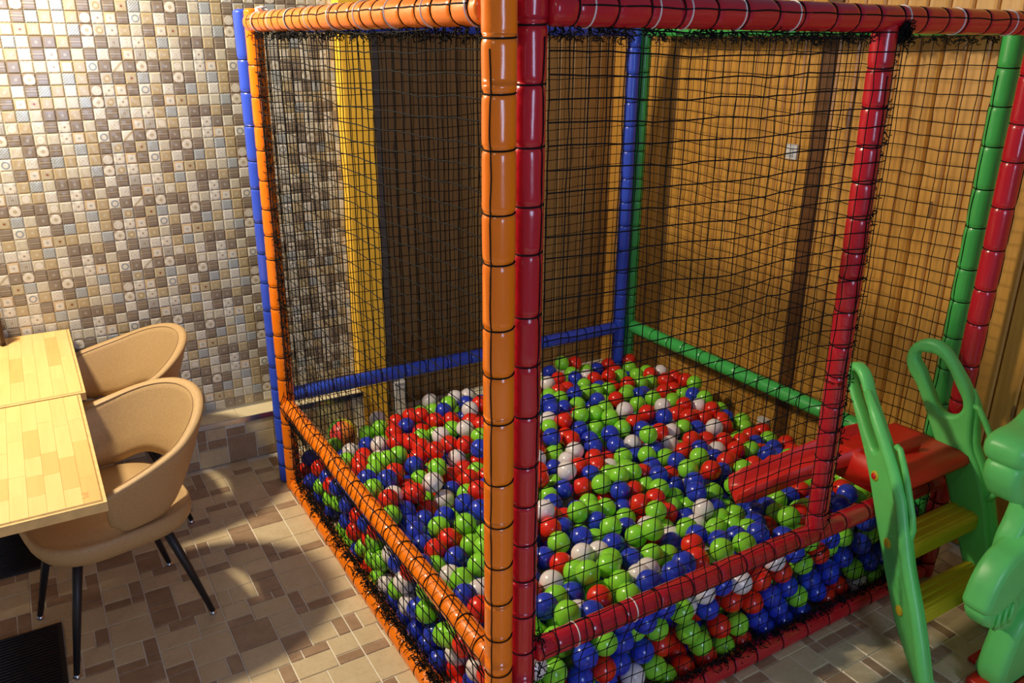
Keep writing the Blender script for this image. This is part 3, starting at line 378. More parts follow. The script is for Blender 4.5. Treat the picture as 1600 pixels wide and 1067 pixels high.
# fittings on the plank wall
t = thing('light_switch', 'small white light switch high on the pine plank wall', 'light switch', (XW, 1.14, 1.475))
link('back_plate', boxm((-.010, -.030, -.034), (0, .030, .034), .003, 2), M['white'], t)
link('rocker', boxm((-.016, -.014, -.020), (-.009, .014, .020), .002, 2), M['white'], t)
t = thing('cable_trunking', 'white plastic cable trunking with box, low on the pine plank wall', 'cable duct', (XW, 1.1, 0))
link('duct', boxm((-.016, .03, .035), (0, .34, .062), .002), M['white'], t)
link('junction_box', boxm((-.028, -.03, .005), (0, .03, .145), .003, 2), M['white'], t)
t = thing('pipe_stub', 'short white square plastic pipe standing beside the yellow column', 'pipe', (.722, 2.335, 0))
link('pipe', boxm((-.034, -.030, 0), (.034, .030, .205), .008, 2), M['white'], t)
link('cap', boxm((-.037, -.033, .20), (.037, .033, .222), .009, 2), M['white'], t)

# ---------------------------------------------------------------- the ball pit frame
W_, D_, S2, S3, G2Y, XR, H, Hm = 1.931, 1.875, .093, .089, .1245, 1.915, 2.0, .426
RP, RR = .0350, .0325
pit = thing('ball_pit', 'soft play ball pit cage with orange, red, blue and green padded posts and black netting', 'ball pit', (0, 0, 0))
def sleeve(p0, p1, r, pins, n=28, seed=0):
    p0, p1 = Vector(p0), Vector(p1); L = (p1-p0).length; d = (p1-p0)/L
    S = {0.0, .004, .012, L-.012, L-.004, L}
    for s in pins:
        for o_ in (-.030, -.018, -.010, -.005, -.002, .002, .005, .010, .018, .030): 
            if 0 < s+o_ < L: S.add(s+o_)
    k = .0
    while k < L: S.add(k); k += .03
    S = sorted(S); mb = MB(); rad = []
    for s in S:
        q = r*(1-.0*0)
        if s in (0.0, L): q = r*.55
        elif s < .005 or s > L-.005: q = r*.88
        for pz in pins: q *= 1-.10*math.exp(-((s-pz)/.0065)**2)
        rad.append(q)
    def rf(i, k):
        s = S[i]; wr_ = 0
        dm = min([abs(s-pz) for pz in pins] or [9])
        a = 2*PI*k/n
        wr_ = math.exp(-dm/.016)*.055*noise.noise(Vector((math.cos(a)*2.6, math.sin(a)*2.6, s*9+seed)))
        return 1+wr_+.018*noise.noise(Vector((math.cos(a)*1.2, math.sin(a)*1.2, s*14+seed*3)))
    mb.tube([p0+d*s for s in S], rad, n, rf=rf)
    return mb
def side_dir(d): return Vector(d).normalized()
cnt = [0]
def member(name, p0, p1, r, color, pins, lbl, twine=True, lace=None, tilt=.006, ties=()):
    """padded tube (part) with its twine wrap and cable ties (sub-parts); pins = distances of the wraps from p0"""
    cnt[0] += 1
    o = obj(name, sleeve(p0, p1, r, pins, seed=cnt[0]*1.7), M[color], pit, label=lbl)
    P0, P1 = Vector(p0), Vector(p1); d = (P1-P0).normalized()
    if twine and pins:
        if lace is None: lace = (.3, .3, 1) if abs(d.z) < .5 else (.6, -.8, 0)
        tw = MB()
        for s in pins: tw.ring(P0+d*s, d, r*.945, .0020, 26, 4, tilt*.35)
        if lace is not None:
            lv = Vector(lace).normalized(); pts = []
            for a, b in zip(pins[:-1], pins[1:]):
                for q in range(5):
                    s = a+(b-a)*q/5; pts.append(P0+d*s+lv*(r*(.955 if q == 0 else 1.03))+d.cross(lv)*(.004*noise.noise(Vector((s*11, cnt[0], 0)))))
            if len(pts) > 2: tw.tube(pts, .0018, 4)
        obj('twine_wrap', tw, M['twine'], o, label='black twine lashed round the padding')
    for s in ties:
        ti = MB(); ti.ring(P0+d*s, d, r*1.015, .0022, 22, 4, .004); obj('cable_tie', ti, M['tie'], o)
    return o
def spans(a, b, st, j=.012):
    out = []; s = a
    while s < b: out.append(round(s+random.uniform(-j, j), 4)); s += st
    return out
zp = lambda L: [z for z in L if .03 < z < 1.97]
# posts (p0 at the floor)
member('post', (0, 0, .0), (0, 0, 2.16), RP*1.02, 'orange', zp([.10, .20, .315, .42, .53, .64, .745, .86, .974, 1.13, 1.244, 1.353, 1.499, 1.604, 1.734, 1.842])+[1.945], 'glossy orange padded corner post at the front', lace=(-.75, -.45, 0))
member('post', (.0790, .012, .0), (.0790, .012, 2.16), RP*.98, 'red', zp([.09, .21, .33, .445, .56, .67, .775, .885, .992, 1.123, 1.249, 1.366, 1.509, 1.612, 1.734, 1.858])+[1.97], 'glossy red padded corner post at the front', lace=(.35, -.9, 0))
member('post', (.0, D_, 0), (.014, D_-.01, 2.05), RP*.95, 'orange', spans(.12, 1.95, .108), 'glossy orange padded post at the tiled wall', lace=(-.1, -.95, 0))
member('post', (-.004, D_+S2, 0), (.0, D_+S2, 2.05), RP, 'blue', spans(.08, 1.95, .128), 'blue padded post behind the orange one', lace=(-.3, .9, 0))
member('post', (W_, D_+S2, 0), (W_, D_+S2, 2.05), RP, 'blue', spans(.1, 1.95, .13), 'blue padded post in the far corner')
member('post', (W_+S3*.86, D_+S2, 0), (W_+S3*.80, D_+S2, 2.05), RP*.92, 'green', spans(.1, 1.95, .13), 'green padded post in the far corner')
member('post', (W_+S3, G2Y, 0), (W_+S3*.92, G2Y, 2.03), RP, 'green', spans(.12, 1.97, .135), 'green padded post on the right', lace=(-.95, .3, 0))
member('post', (XR, 0, 0), (XR+.012, 0, 2.03), RP, 'red', spans(.07, 1.95, .137), 'glossy red padded post on the right', lace=(.5, -.8, 0))
XI0, XI1 = 1.208, 1.170
member('post', (XI0, 0, Hm+.01), (XI1, 0, H-.01), RP*.95, 'red', spans(.07, 1.5, .098), 'glossy red padded post between netting and entrance', lace=(-.2, -.95, 0))
# rails
for z, nm in ((H, 'top_rail'), (Hm, 'middle_rail'), (RR, 'bottom_rail')):
    L = D_-RP*1.4
    member(nm, (0, RP*.8, z), (0, D_-RP*.8, z), RR*(1.06 if z == H else 1), 'orange', spans(.05, L-.02, .082 if z == H else .105), 'orange padded rail', lace=(-.95, -.1, .25) if z == H else None,
           tilt=.008, ties=[.052+.205*k for k in range(9)] if z == H else ())
    L = (XR-.079)-RP*1.4
    member(nm, (.079+RP*.8, .0, z), (XR-RP*.8, 0, z), RR*(1.06 if z == H else 1), 'red', spans(.07, L-.02, .094 if z == H else .115), 'red padded rail', lace=(.1, -.95, .2) if z == H else None,
           tilt=.008, ties=[.10, .27, .36, .52, .70, 1.12, 1.36, 1.62] if z == H else ([.13, .33] if z == Hm else ()))
    member(nm, (RP*.8, D_+S2, z), (W_-RP*.8, D_+S2, z), RR*(1.0 if z != Hm else 1.05), 'blue', spans(.09, 1.8, .12), 'blue padded rail')
    member(nm, (W_+S3*.9, G2Y+RP*.8, z), (W_+S3*.84, D_+S2-RP*.8, z), RR*(1.0 if z != Hm else 1.08), 'green', spans(.09, 1.7, .125), 'green padded rail')
# short outer stretch of red rail leaving the frame on the right
member('top_rail', (XR+RP*.9, 0, H), (XW-.02, 0, H), RR*1.04, 'red', spans(.05, .24, .1), 'red padded rail end reaching the plank wall')

# netting
def net(org, eu, ev, Lu, Lv, cs=.0475, off=None, seed=0, lbl=''):
    eu, ev, org = Vector(eu), Vector(ev), Vector(org); nn = eu.cross(ev)
    nu, nv = max(1, round(Lu/cs)), max(1, round(Lv/cs)); mb = MB()
    def P(i, j):
        u = Lu*i/nu; v = Lv*j/nv; e = math.sin(PI*i/nu)*.7+.3
        n1 = noise.noise(Vector((i*.21+seed, j*.21, 1))); n2 = noise.noise(Vector((i*.21, j*.21+seed, 7))); n3 = noise.noise(Vector((i*.9+seed, j*.9, 3))); n4 = noise.noise(Vector((i*.9, j*.9+seed, 9)))
        u += e*.011*n1+.0042*n3; v += e*(.014*n2-.012*math.sin(PI*i/nu))+.0042*n4
        o_ = off(u, v) if off else 0
        return org+eu*u+ev*v+nn*(o_+.004*n2)
    for i in range(nu+1): mb.tube([P(i, j) for j in range(nv+1)], .0017, 4, caps=False)
    for j in range(nv+1): mb.tube([P(i, j) for i in range(nu+1)], .0017, 4, caps=False)
    for i in range(1, nu):
        for j in range(1, nv):
            p = P(i, j); k = .0030; b = len(mb.v)
            mb.v += [p+Vector(q)*k for q in ((1, 0, 0), (-1, 0, 0), (0, 1, 0), (0, -1, 0), (0, 0, 1), (0, 0, -1))]
            mb.f += [(b+a, b+c, b+d) for a, c, d in ((0, 2, 4), (2, 1, 4), (1, 3, 4), (3, 0, 4), (2, 0, 5), (1, 2, 5), (3, 1, 5), (0, 3, 5))]
    return obj('safety_net', mb, M['twine'], pit, label=lbl)
g1 = lambda v, c, s: math.exp(-((v-c)/s)**2)
# orange side: u towards the back, v up, normal = +x for (y,z)
net((-.004, .035, .05), (0, 1, 0), (0, 0, 1), D_-.065, H-.08, off=lambda u, v: -.034*g1(v+.05, Hm, .055), seed=1, lbl='black knotted net on the orange side')
net((.115, -.004, .05), (1, 0, 0), (0, 0, 1), XI0-.10, H-.08, off=lambda u, v: .036*g1(v+.05, Hm, .055)+(.036*g1(u, XI1-.105, .06) if v > .3 else 0), seed=5, lbl='black knotted net on the red side')
net((XI0+.02, -.004, .05), (1, 0, 0), (0, 0, 1), XR-XI0-.055, Hm-.07, seed=8, lbl='low black net under the entrance rail')
net((.035, D_+S2-.004, .05), (1, 0, 0), (0, 0, 1), W_-.07, H-.08, seed=11, lbl='black knotted net on the blue side')
net((W_+S3*.87-.004, G2Y+.035, .05), (0, 1, 0), (0, 0, 1), D_+S2-G2Y-.07, H-.08, seed=15, lbl='black knotted net on the green side')
# frayed lacing tails where nets are tied to the rails
def frayed(p0, p1, n, spread, nvec, size, seed, lbl='tangle of black twine ends along the rail'):
    rd = random.Random(seed); mb = MB(); p0, p1 = Vector(p0), Vector(p1); nvec = Vector(nvec)
    for k in range(n):
        c = p0.lerp(p1, rd.random())+Vector([rd.uniform(-spread, spread) for _ in range(3)])
        d = Vector([rd.uniform(-1, 1) for _ in range(3)])+nvec*.6; pts = [c]
        for q in range(rd.randint(6, 9)):
            d = (d.normalized()+Vector([rd.uniform(-1.3, 1.3) for _ in range(3)])).normalized(); pts.append(pts[-1]+d*size*.72)
        mb.tube(pts, .0017, 3, caps=False)
    obj('frayed_twine', mb, M['twine'], pit, label=lbl, kind='stuff')
frayed((-.002, .06, RR*2.05), (-.002, D_-.05, RR*2.05), 900, .011, (0, 0, .4), .0075, 1)
frayed((.12, -.002, RR*2.05), (XR-.05, -.002, RR*2.05), 620, .010, (0, 0, .4), .0075, 2)
frayed((.0, .05, H-.045), (.0, D_-.04, H-.045), 270, .006, (0, 0, -.2), .0060, 3)
frayed((.12, 0, H-.045), (XI1, 0, H-.045), 260, .005, (0, 0, -.2), .006, 4)
frayed((XI1+.03, -.034, H-.01), (XI1+.045, -.034, H-.05), 70, .008, (0, 0, -.2), .008, 5)
frayed((XI0+.022, -.022, Hm+.05), (XI1+.02, -.022, H-.05), 230, .005, (0, 0, 0), .006, 6)
frayed((.01, D_-.04, .08), (.02, D_-.045, H-.05), 380, .006, (0, 0, 0), .006, 7)
frayed((.06, D_+S2, H-.043), (W_-.05, D_+S2, H-.043), 300, .008, (0, 0, -.2), .008, 8)
frayed((W_+S3*.87, G2Y+.05, H-.043), (W_+S3*.87, D_+.05, H-.043), 300, .007, (0, 0, -.2), .008, 9)
frayed((.118, -.01, .1), (.118, -.01, .50), 60, .006, (0, 0, 0), .007, 12)

# ---------------------------------------------------------------- balls
RB = .0403
def sphere_mesh(name, mt, su=28, sv=18, seam=True):
    bm = bmesh.new(); bmesh.ops.create_uvsphere(bm, u_segments=su, v_segments=sv, radius=RB)
    me = bpy.data.meshes.new(name); bm.to_mesh(me); bm.free(); me.materials.append(mt)
    me.polygons.foreach_set('use_smooth', [True]*len(me.polygons)); return me
CN = {'r': 'red', 'g': 'lime green', 'b': 'blue', 'w': 'white'}
BM_ = {k: sphere_mesh('ball', M['ball_'+k]) for k in 'rgbw'}
balls = [(t[0], Vector([int(q)/1000 for q in t.split(',')[1:]])) for t in BALLS.split()]
fill = [(t[0], Vector([int(q)/1000 for q in t.split(',')[1:]])) for t in FILL.split()]
CH0, CH1 = Vector((1.60, .13, .59)), Vector((1.23, .372, .365))
def in_chute(p):
    d = (CH1-CH0); h2 = Vector((d.x, d.y)); L = h2.length; h2 /= L; q = Vector((p.x-CH0.x, p.y-CH0.y)); s = q.dot(h2); n_ = abs(q.x*h2.y-q.y*h2.x)
    if not (-.05 < s < L+.03) or n_ > .068+RB*.7: return False
    return p.z > CH0.z+(CH1.z-CH0.z)*s/L-RB-.012
balls = [b for b in balls if not in_chute(b[1])]; fill = [b for b in fill if not in_chute(b[1])]
balls.sort(key=lambda b: (b[1]-CP).length)
def zone(p):
    if p.x < .17 and p.y > .2:
        return ('low against' if p.z < .2 else 'up against')+' the orange-side net, '+('nearest the front corner' if p.y < .65 else 'halfway along' if p.y < 1.2 else 'towards the tiled wall')
    if p.y < .17:
        return ('low against' if p.z < .2 else 'up against')+' the red-side net, '+('nearest the front corner' if p.x < .55 else 'halfway along' if p.x < 1.05 else 'towards the slide ladder')
    if (p-CH1).length < .30: return 'around the end of the red slide chute'
    if p.y > 1.5: return 'in the far part below the blue rail, '+('on the left' if p.x < .7 else 'in the middle' if p.x < 1.3 else 'near the far corner post')
    if p.x > 1.5: return 'below the green rail, '+('near the far corner post' if p.y > 1.1 else 'near the slide')
    if p.x < .45: return 'behind the orange middle rail, '+('near the front corner' if p.y < .7 else 'farther from the corner')
    if p.y < .45: return 'behind the red middle rail, '+('near the front corner' if p.x < .7 else 'farther from the corner')
    return 'in the middle of the pit, '+('nearer the front corner posts' if p.x+p.y < 1.45 else 'beyond its centre on the left' if p.y > p.x+.1 else 'beyond its centre on the right')
for k, (c, p) in enumerate(balls[:300]):
    o = bpy.data.objects.new('plastic_ball', BM_[c]); C.objects.link(o); o.location = p
    o.rotation_euler = (random.uniform(0, 6), random.uniform(0, 6), 0); z = zone(p)
    tag(o, '%s plastic ball %s' % (CN[c], z), 'ball', '%s balls %s' % (CN[c], z))
bm = bmesh.new(); bmesh.ops.create_icosphere(bm, subdivisions=3, radius=RB)
tv = np.array([v.co[:] for v in bm.verts]); tf = np.array([[v.index for v in f_.verts] for f_ in bm.faces]); bm.free()
rest = balls[300:]+fill; nb = len(rest); ctr = np.array([b[1][:] for b in rest])
Vv = (tv[None]+ctr[:, None]).reshape(-1, 3); Ff = (tf[None]+(np.arange(nb)*len(tv))[:, None, None]).reshape(-1, 3)
me = bpy.data.meshes.new('ball_pile'); me.vertices.add(len(Vv)); me.vertices.foreach_set('co', Vv.ravel())
me.loops.add(Ff.size); me.loops.foreach_set('vertex_index', Ff.ravel().astype(np.int32)); me.polygons.add(len(Ff))
me.polygons.foreach_set('loop_start', (np.arange(len(Ff))*3).astype(np.int32)); me.polygons.foreach_set('loop_total', np.full(len(Ff), 3, np.int32))
for k in 'rgbw': me.materials.append(M['ball_'+k])
me.polygons.foreach_set('material_index', np.repeat(np.array(['rgbw'.index(b[0]) for b in rest], np.int32), len(tf)))
me.polygons.foreach_set('use_smooth', [True]*len(Ff)); me.update(); me.validate()
o = link('ball_pile', me); o['kind'] = 'stuff'; tag(o, 'far and lower red, lime, blue and white plastic balls filling the pit', 'balls')
# multicoloured ball outside the net
t = thing('beach_ball', 'multicoloured red, orange, yellow and green ball on the floor beyond the balls', 'ball', (.335, 2.150, 0))
cols_ = [(.75, .06, .05), (.85, .26, .05), (.75, .60, .04), (.62, .66, .05), (.25, .50, .04), (.12, .36, .04)]
bm_r = .075
for k, cc in enumerate(cols_):
    mb = MB(); n = 7; m_ = 16
    for i in range(m_+1):
        th = PI*i/m_
        for j in range(n+1):
            ph = -PI*.95+2*PI*(k+j/n)/6; mb.v.append(Vector((bm_r*math.sin(th)*math.cos(ph), bm_r*math.sin(th)*math.sin(ph), bm_r+bm_r*math.cos(th))))
    for i in range(m_):
        for j in range(n):
            a = i*(n+1)+j; mb.f.append((a, a+n+1, a+n+2, a+1))
    obj('colour_panel', mb, mat('ball_panel_%d' % k, cc, .35), t)
t.location.z = 0

# ---------------------------------------------------------------- slide
XL, XRR = 1.462, 1.845
slide = thing('toddler_slide', 'green toddler slide with yellow steps, red platform and chute into the pit', 'slide', (1.65, -.1, 0))
PR = [(.172, .84), (.170, .905), (.135, .945), (.09, .958), (.045, .945), (.005, .912), (-.025, .881), (-.072, .822), (-.095, .768), (-.104, .70), (-.118, .631), (-.165, .55), (-.208, .45), (-.240, .35),
      (-.285, .2), (-.328, .08), (-.352, .012), (-.33, .0), (-.292, .0), (-.272, .022), (-.225, .09), (-.18, .18), (-.14, .27), (-.09, .385), (-.035, .51), (.020, .610), (.060, .68), (.120, .775)]
HO = [(.138, .890), (.104, .905), (.060, .905), (.028, .884), (-.022, .822), (-.058, .765), (-.052, .735), (-.028, .714), (.002, .710), (.026, .724), (.060, .77), (.104, .835)]
PL = [(.339, .847), (.335, .875), (.31, .893), (.275, .890), (.24, .868), (.207, .823), (.134, .75), (.084, .70), (.015, .627), (-.05, .543), (-.086, .459), (-.13, .361), (-.205, .236), (-.262, .129), (-.302, .045), (-.318, .008), (-.30, .0), (-.270, .0), (-.245, .02), (-.195, .065), (-.132, .128), (-.071, .214), (.011, .345), (.102, .503), (.144, .573), (.215, .668), (.276, .744), (.316, .795)]
HL = [(.318, .845), (.300, .862), (.270, .852), (.215, .790), (.150, .722), (.112, .680), (.100, .655), (.118, .643), (.150, .664), (.215, .728), (.285, .795)]
def panel(xc, side):
    PR_, HO_ = (PR, HO) if side > 0 else (PL, HL)
    me = plate([PR_, HO_], .046, .015, 4)
    # local (x,y,z) -> world (z, x, y)
    xform(me, Matrix(((0, 0, 1, 0), (1, 0, 0, 0), (0, 1, 0, 0), (0, 0, 0, 1))))
    o = link('side_panel', me, M['toy_green'], slide, True)
    if side < 0: o.location = (xc-1.65, 0, 0); o.rotation_euler = (0, 0, -math.radians(20))
    else: o.location = (xc-1.65, .1, 0)
    mb = MB(); fr = [PR_[i] for i in (range(7, 17) if side > 0 else range(5, 16))]
    mb.tube([(side*.012, y+.008, z) for y, z in fr], [.012]+[.022]*(len(fr)-2)+[.016], 10)
    obj('raised_edge', mb, M['toy_green'], o)
    mb = MB(); hp = [(-.090, .772), (-.110, .768), (-.135, .735), (-.165, .69), (-.195, .635), (-.222, .585), (-.236, .545), (-.232, .51), (-.212, .47), (-.19, .45)]
    mb.tube([(-side*.004, y+(0 if side > 0 else .135), z-(0 if side > 0 else .075)) for y, z in hp], .0105, 10)
    obj('grip', mb, M['toy_green'], o)
    for (y, z), kind in zip(((-.048, .594), (-.135, .383), (-.22, .169)) if side > 0 else ((.088, .565), (-.031, .377), (-.144, .192)), (0, 1, 1)):
        mb = MB(); s = side; x0 = s*.020
        mb.tube([(x0, y, z), (x0+s*.005, y, z), (x0+s*.0075, y, z)], [.018, .018, .013], 20); obj('bolt_cap', mb, M['toy_yellow'], o)
        if kind == 0:
            mb = MB(); mb.tube([(x0+s*.006, y, z), (x0+s*.011, y, z)], [.0125, .010], 18); obj('cap_centre', mb, M['toy_red'], o, label='red centre of the top bolt cap')
    return o
panel(XL, -1); panel(XRR, 1)
def step(zc, y0, y1, XL):
    me = bpy.data.meshes.new('step'); bm = bmesh.new()
    box(bm, (XL+.018-1.65, y0+.1, zc-.030), (XRR-.018-1.65, y1+.1, zc-.004), .010, 3)
    for k in range(3):
        yy = y0+.022+k*(y1-y0-.044)/2; box(bm, (XL+.02-1.65, yy+.1-.008, zc-.008), (XRR-.02-1.65, yy+.1+.008, zc), .003, 1)
    # curved riser lip
    box(bm, (XL+.018-1.65, y0+.1-.004, zc-.062), (XRR-.018-1.65, y0+.1+.018, zc-.010), .008, 2)
    return link('step', bm, M['toy_yellow'], slide)
step(.215, -.285, -.185, 1.405); step(.405, -.195, -.090, 1.44)
# platform with a rounded lip drooping in front
prof = [(.175, .600), (.05, .606), (-.085, .604), (-.118, .594), (-.128, .574), (-.118, .556), (-.06, .535), (.0, .50), (.0, .485), (.175, .485)]
bm = bmesh.new(); rows = []
for x in (XL+.03, XL+.045, XRR-.03, XRR-.014):
    rows.append([bm.verts.new((x-1.65, y+.1, z)) for y, z in prof])
for a, b in zip(rows[:-1], rows[1:]):
    for k in range(len(prof)): bm.faces.new((a[k], a[(k+1) % len(prof)], b[(k+1) % len(prof)], b[k]))
bm.faces.new(rows[0]); bm.faces.new(rows[-1][::-1])
bmesh.ops.recalc_face_normals(bm, faces=bm.faces)
link('platform', bm, M['toy_red'], slide, True)
slide.children[-1].data.polygons.foreach_set('use_smooth', [False]*len(slide.children[-1].data.polygons))
# chute: swept U-channel
cl = [Vector(p) for p in ((1.72, .09, .590), (1.63, .11, .588), (1.56, .155, .560), (1.48, .207, .515), (1.39, .266, .462), (1.31, .32, .412), (1.26, .352, .384), (1.22, .378, .372))]
sec = [(-.108, .070), (-.100, .076), (-.092, .068), (-.082, .012), (-.06, 0), (.06, 0), (.082, .012), (.092, .068), (.100, .076), (.108, .070), (.098, -.004), (.075, -.022), (-.075, -.022), (-.098, -.004)]
bm = bmesh.new(); rows = []
for i, p in enumerate(cl):
    t_ = (cl[min(i+1, len(cl)-1)]-cl[max(i-1, 0)]); t_.z = 0; t_.normalize(); n_ = Vector((-t_.y, t_.x, 0)); k = 1 if i else .75
    rows.append([bm.verts.new(p+n_*(a*.68*(1.5 if i < 2 else 1.2 if i == 2 else 1))+Vector((0, 0, b*(.8 if 1 < i < 7 else .5)))-Vector((1.65, -.1, 0))) for a, b in sec])
for a, b in zip(rows[:-1], rows[1:]):
    for k in range(len(sec)): bm.faces.new((a[k], a[(k+1) % len(sec)], b[(k+1) % len(sec)], b[k]))
bm.faces.new(rows[0]); bm.faces.new(rows[-1][::-1]); bmesh.ops.recalc_face_normals(bm, faces=bm.faces)
link('chute', bm, M['toy_red'], slide, True)

# ---------------------------------------------------------------- green dinosaur toy at the right
dino = thing('dinosaur_ride', 'green moulded plastic dinosaur-shaped toy panel on a red foot', 'toy', (1.75, -.45, 0))
BODY = [(1.52, .72), (1.49, .63), (1.462, .56), (1.47, .45), (1.50, .34), (1.505, .265), (1.56, .21), (1.592, .160), (1.575, .12), (1.552, .075), (1.548, .03), (1.60, .015), (1.74, .015), (1.80, .06), (1.84, .15), (1.95, .16), (2.0, .06), (2.07, .02), (2.13, .05),
        (2.13, .2), (2.10, .36), (2.0, .50), (1.86, .58), (1.74, .68), (1.69, .78), (1.60, .80)]
HEAD1 = [(1.268, .940), (1.275, .968), (1.31, .988), (1.40, .998), (1.46, 1.03), (1.55, 1.04), (1.63, .99), (1.66, .92), (1.60, .885), (1.45, .888), (1.34, .895), (1.285, .905)]
HEAD2 = [(1.292, .892), (1.285, .86), (1.305, .81), (1.335, .775), (1.385, .755), (1.47, .74), (1.60, .74), (1.68, .80), (1.68, .90), (1.5, .915), (1.34, .912)]
ARM = [(1.455, .572), (1.40, .55), (1.352, .50), (1.325, .43), (1.322, .40), (1.355, .375), (1.395, .362), (1.43, .37), (1.475, .385), (1.53, .43), (1.58, .52), (1.55, .60), (1.50, .60)]
ARM2 = [(1.335, .392), (1.350, .345), (1.39, .315), (1.45, .285), (1.50, .275), (1.53, .32), (1.52, .38), (1.45, .40), (1.38, .40)]
LEG = [(1.552, .235), (1.535, .18), (1.520, .11), (1.522, .055), (1.54, .02), (1.62, .012), (1.72, .03), (1.76, .12), (1.74, .24), (1.66, .29), (1.59, .28)]
def dpart(name, out, y, th, bev, m=None, parent=None, lbl=None):
    me = plate([out], th, bev, 4); xform(me, Matrix(((1, 0, 0, -1.75), (0, 0, -1, y+.45), (0, 1, 0, 0), (0, 0, 0, 1))))
    o = link(name, me, m or M['toy_green'], parent or dino, True)
    if lbl: o['label'] = lbl
    return o
body = dpart('body', BODY, -.45, .07, .020)
dpart('snout', [(x+.055, z-.050) for x, z in HEAD1], -.45, .12, .030); dpart('jaw', [(x+.050, z-.040) for x, z in HEAD2], -.45, .10, .026)
dpart('arm', ARM, -.475, .085, .022); dpart('hand', ARM2, -.475, .075, .020); dpart('leg', LEG, -.475, .09, .024)
mb = MB(); mb.tube([(1.405-1.75, -.035, .752), (1.45-1.75, -.04, .735), (1.52-1.75, -.04, .712), (1.60-1.75, -.03, .69)], [.010, .011, .011, .008], 8); obj('collar', mb, M['toy_green'], dino)
mb = MB()
for x0, z0, x1, z1 in ((1.53, .47, 1.60, .37), (1.57, .49, 1.64, .39), (1.61, .50, 1.68, .42)):
    mb.tube([(x0-1.75, -.035, z0), ((x0+x1)/2-1.75-.02, -.036, (z0+z1)/2), (x1-1.75, -.035, z1)], .006, 6)
obj('moulded_ribs', mb, M['toy_green'], body)
mb = MB()
for s in range(3): mb.tube([(1.40+s*.034-1.75, -.064, .385), (1.392+s*.034-1.75, -.068, .345), (1.40+s*.034-1.75, -.060, .315)], .006, 6)
obj('finger_ridges', mb, M['toy_green'], dino.children[4] if len(dino.children) > 4 else dino)
for yy in (-.10, -.005):
    link('foot_bar', boxm((1.49-1.75, yy-.035, 0), (2.12-1.75, yy+.03, .032), .012, 3), M['toy_red'], dino, True, label='red plastic foot bar')
link('cross_bar', boxm((1.60-1.75, -.09, .004), (1.68-1.75, .08, .022), .004), M['toy_red'], dino)

# ---------------------------------------------------------------- tables
def table(y0, y1, x1, zt, lbl, word=False, legx=-1.22):
    t = thing('cafe_table', lbl, 'table', (x1-.40, (y0+y1)/2, 0), 0)
    cx, cy = x1-.40, (y0+y1)/2; x0 = x1-.80; th = .032
    e = .008
    link('table_top', boxm((x0-cx, y0-cy, zt-th), (x1-cx, y1-cy, zt-.004), .0), M['beech_edge'], t)
    # bevelled rim
    bm = bmesh.new(); lo = [(x0, y0), (x1, y0), (x1, y1), (x0, y1)]
    A = [bm.verts.new((x-cx, y-cy, zt-.013)) for x, y in lo]
    B = [bm.verts.new((x-cx+(e*1.4 if x == x0 else -e*1.4), y-cy+(e*1.4 if y == y0 else -e*1.4), zt)) for x, y in lo]
    for k in range(4): bm.faces.new((A[k], A[(k+1) % 4], B[(k+1) % 4], B[k]))
    link('bevelled_rim', bm, M['beech_edge'], t)
    rd = random.Random(int(y0*100)); xx = x0+.011; sw = .0432
    while xx < x1-.02:
        x2 = min(xx+sw, x1-.011); yy = y0+.011
        while yy < y1-.012:
            ln = rd.uniform(.10, .26); y2 = yy+ln
            if y2 > y1-.06: y2 = y1-.011
            link('stave', boxm((xx-cx+.0002, yy-cy+.0002, zt-.006), (x2-cx-.0002, y2-cy-.0002, zt+.0004*rd.random()), .0002), M['beech_b'] if rd.random() < .16 else M['beech_a'], t); yy = y2
        xx = x2
    # pedestal with a ribbed foot plate
    px = legx-cx
    link('foot_plate', boxm((px-.215, -.205, 0), (px+.235, .205, .012), .003), M['black_metal'], t)
    for k in range(14):
        pass
    mb = MB()
    for k in range(26): mb.tube([(px-.20, -.19+k*.0152, .0135), (px+.22, -.19+k*.0152, .0135)], .0035, 5)
    obj('plate_ribs', mb, M['black_metal'], t)
    mb = MB(); mb.tube([(px, 0, .01), (px, 0, .04), (px, 0, zt-.05), (px, 0, zt-.03)], [.045, .03, .03, .09], 20); obj('pedestal', mb, M['black_metal'], t)
    if word:
        cu = bpy.data.curves.new('word', 'FONT'); cu.body = 'balt'; cu.size = .026; cu.extrude = .0002
        o = bpy.data.objects.new('tmp', cu); C.objects.link(o); me = to_mesh(o)
        o = link('branded_word', me, mat('faint_orange_print', (.70, .36, .10), .5), t, label='faint orange word burnt into the corner')
        o.location = (x1-cx-.040, y0-cy+.040, zt+.0006); o.rotation_euler = (0, 0, PI/2)
    return t
table(.752, 1.580, -.790, .765, 'beech butcher-block cafe table nearest the camera, with faint word on its corner', True)
table(1.584, 2.365, -.772, .767, 'beech butcher-block cafe table pushed against the tiled wall')
t = thing('picture_frame', 'dark brown wooden frame standing on the far table, cut off at the left edge', 'picture frame', (-1.012, 2.245, .768), -1.15)
for lo, hi in (((-.17, -.008, 0), (0, .008, .016)), ((-.016, -.008, 0), (0, .008, .24)), ((-.17, -.008, 0), (-.154, .008, .24)), ((-.17, -.008, .224), (0, .008, .24))):
    link('frame_bar', boxm(lo, hi, .002), M['frame_wood'], t)
link('picture', boxm((-.156, .0, .014), (-.014, .004, .226)), mat('faded_yellow_print', (.60, .45, .16), .5), t)

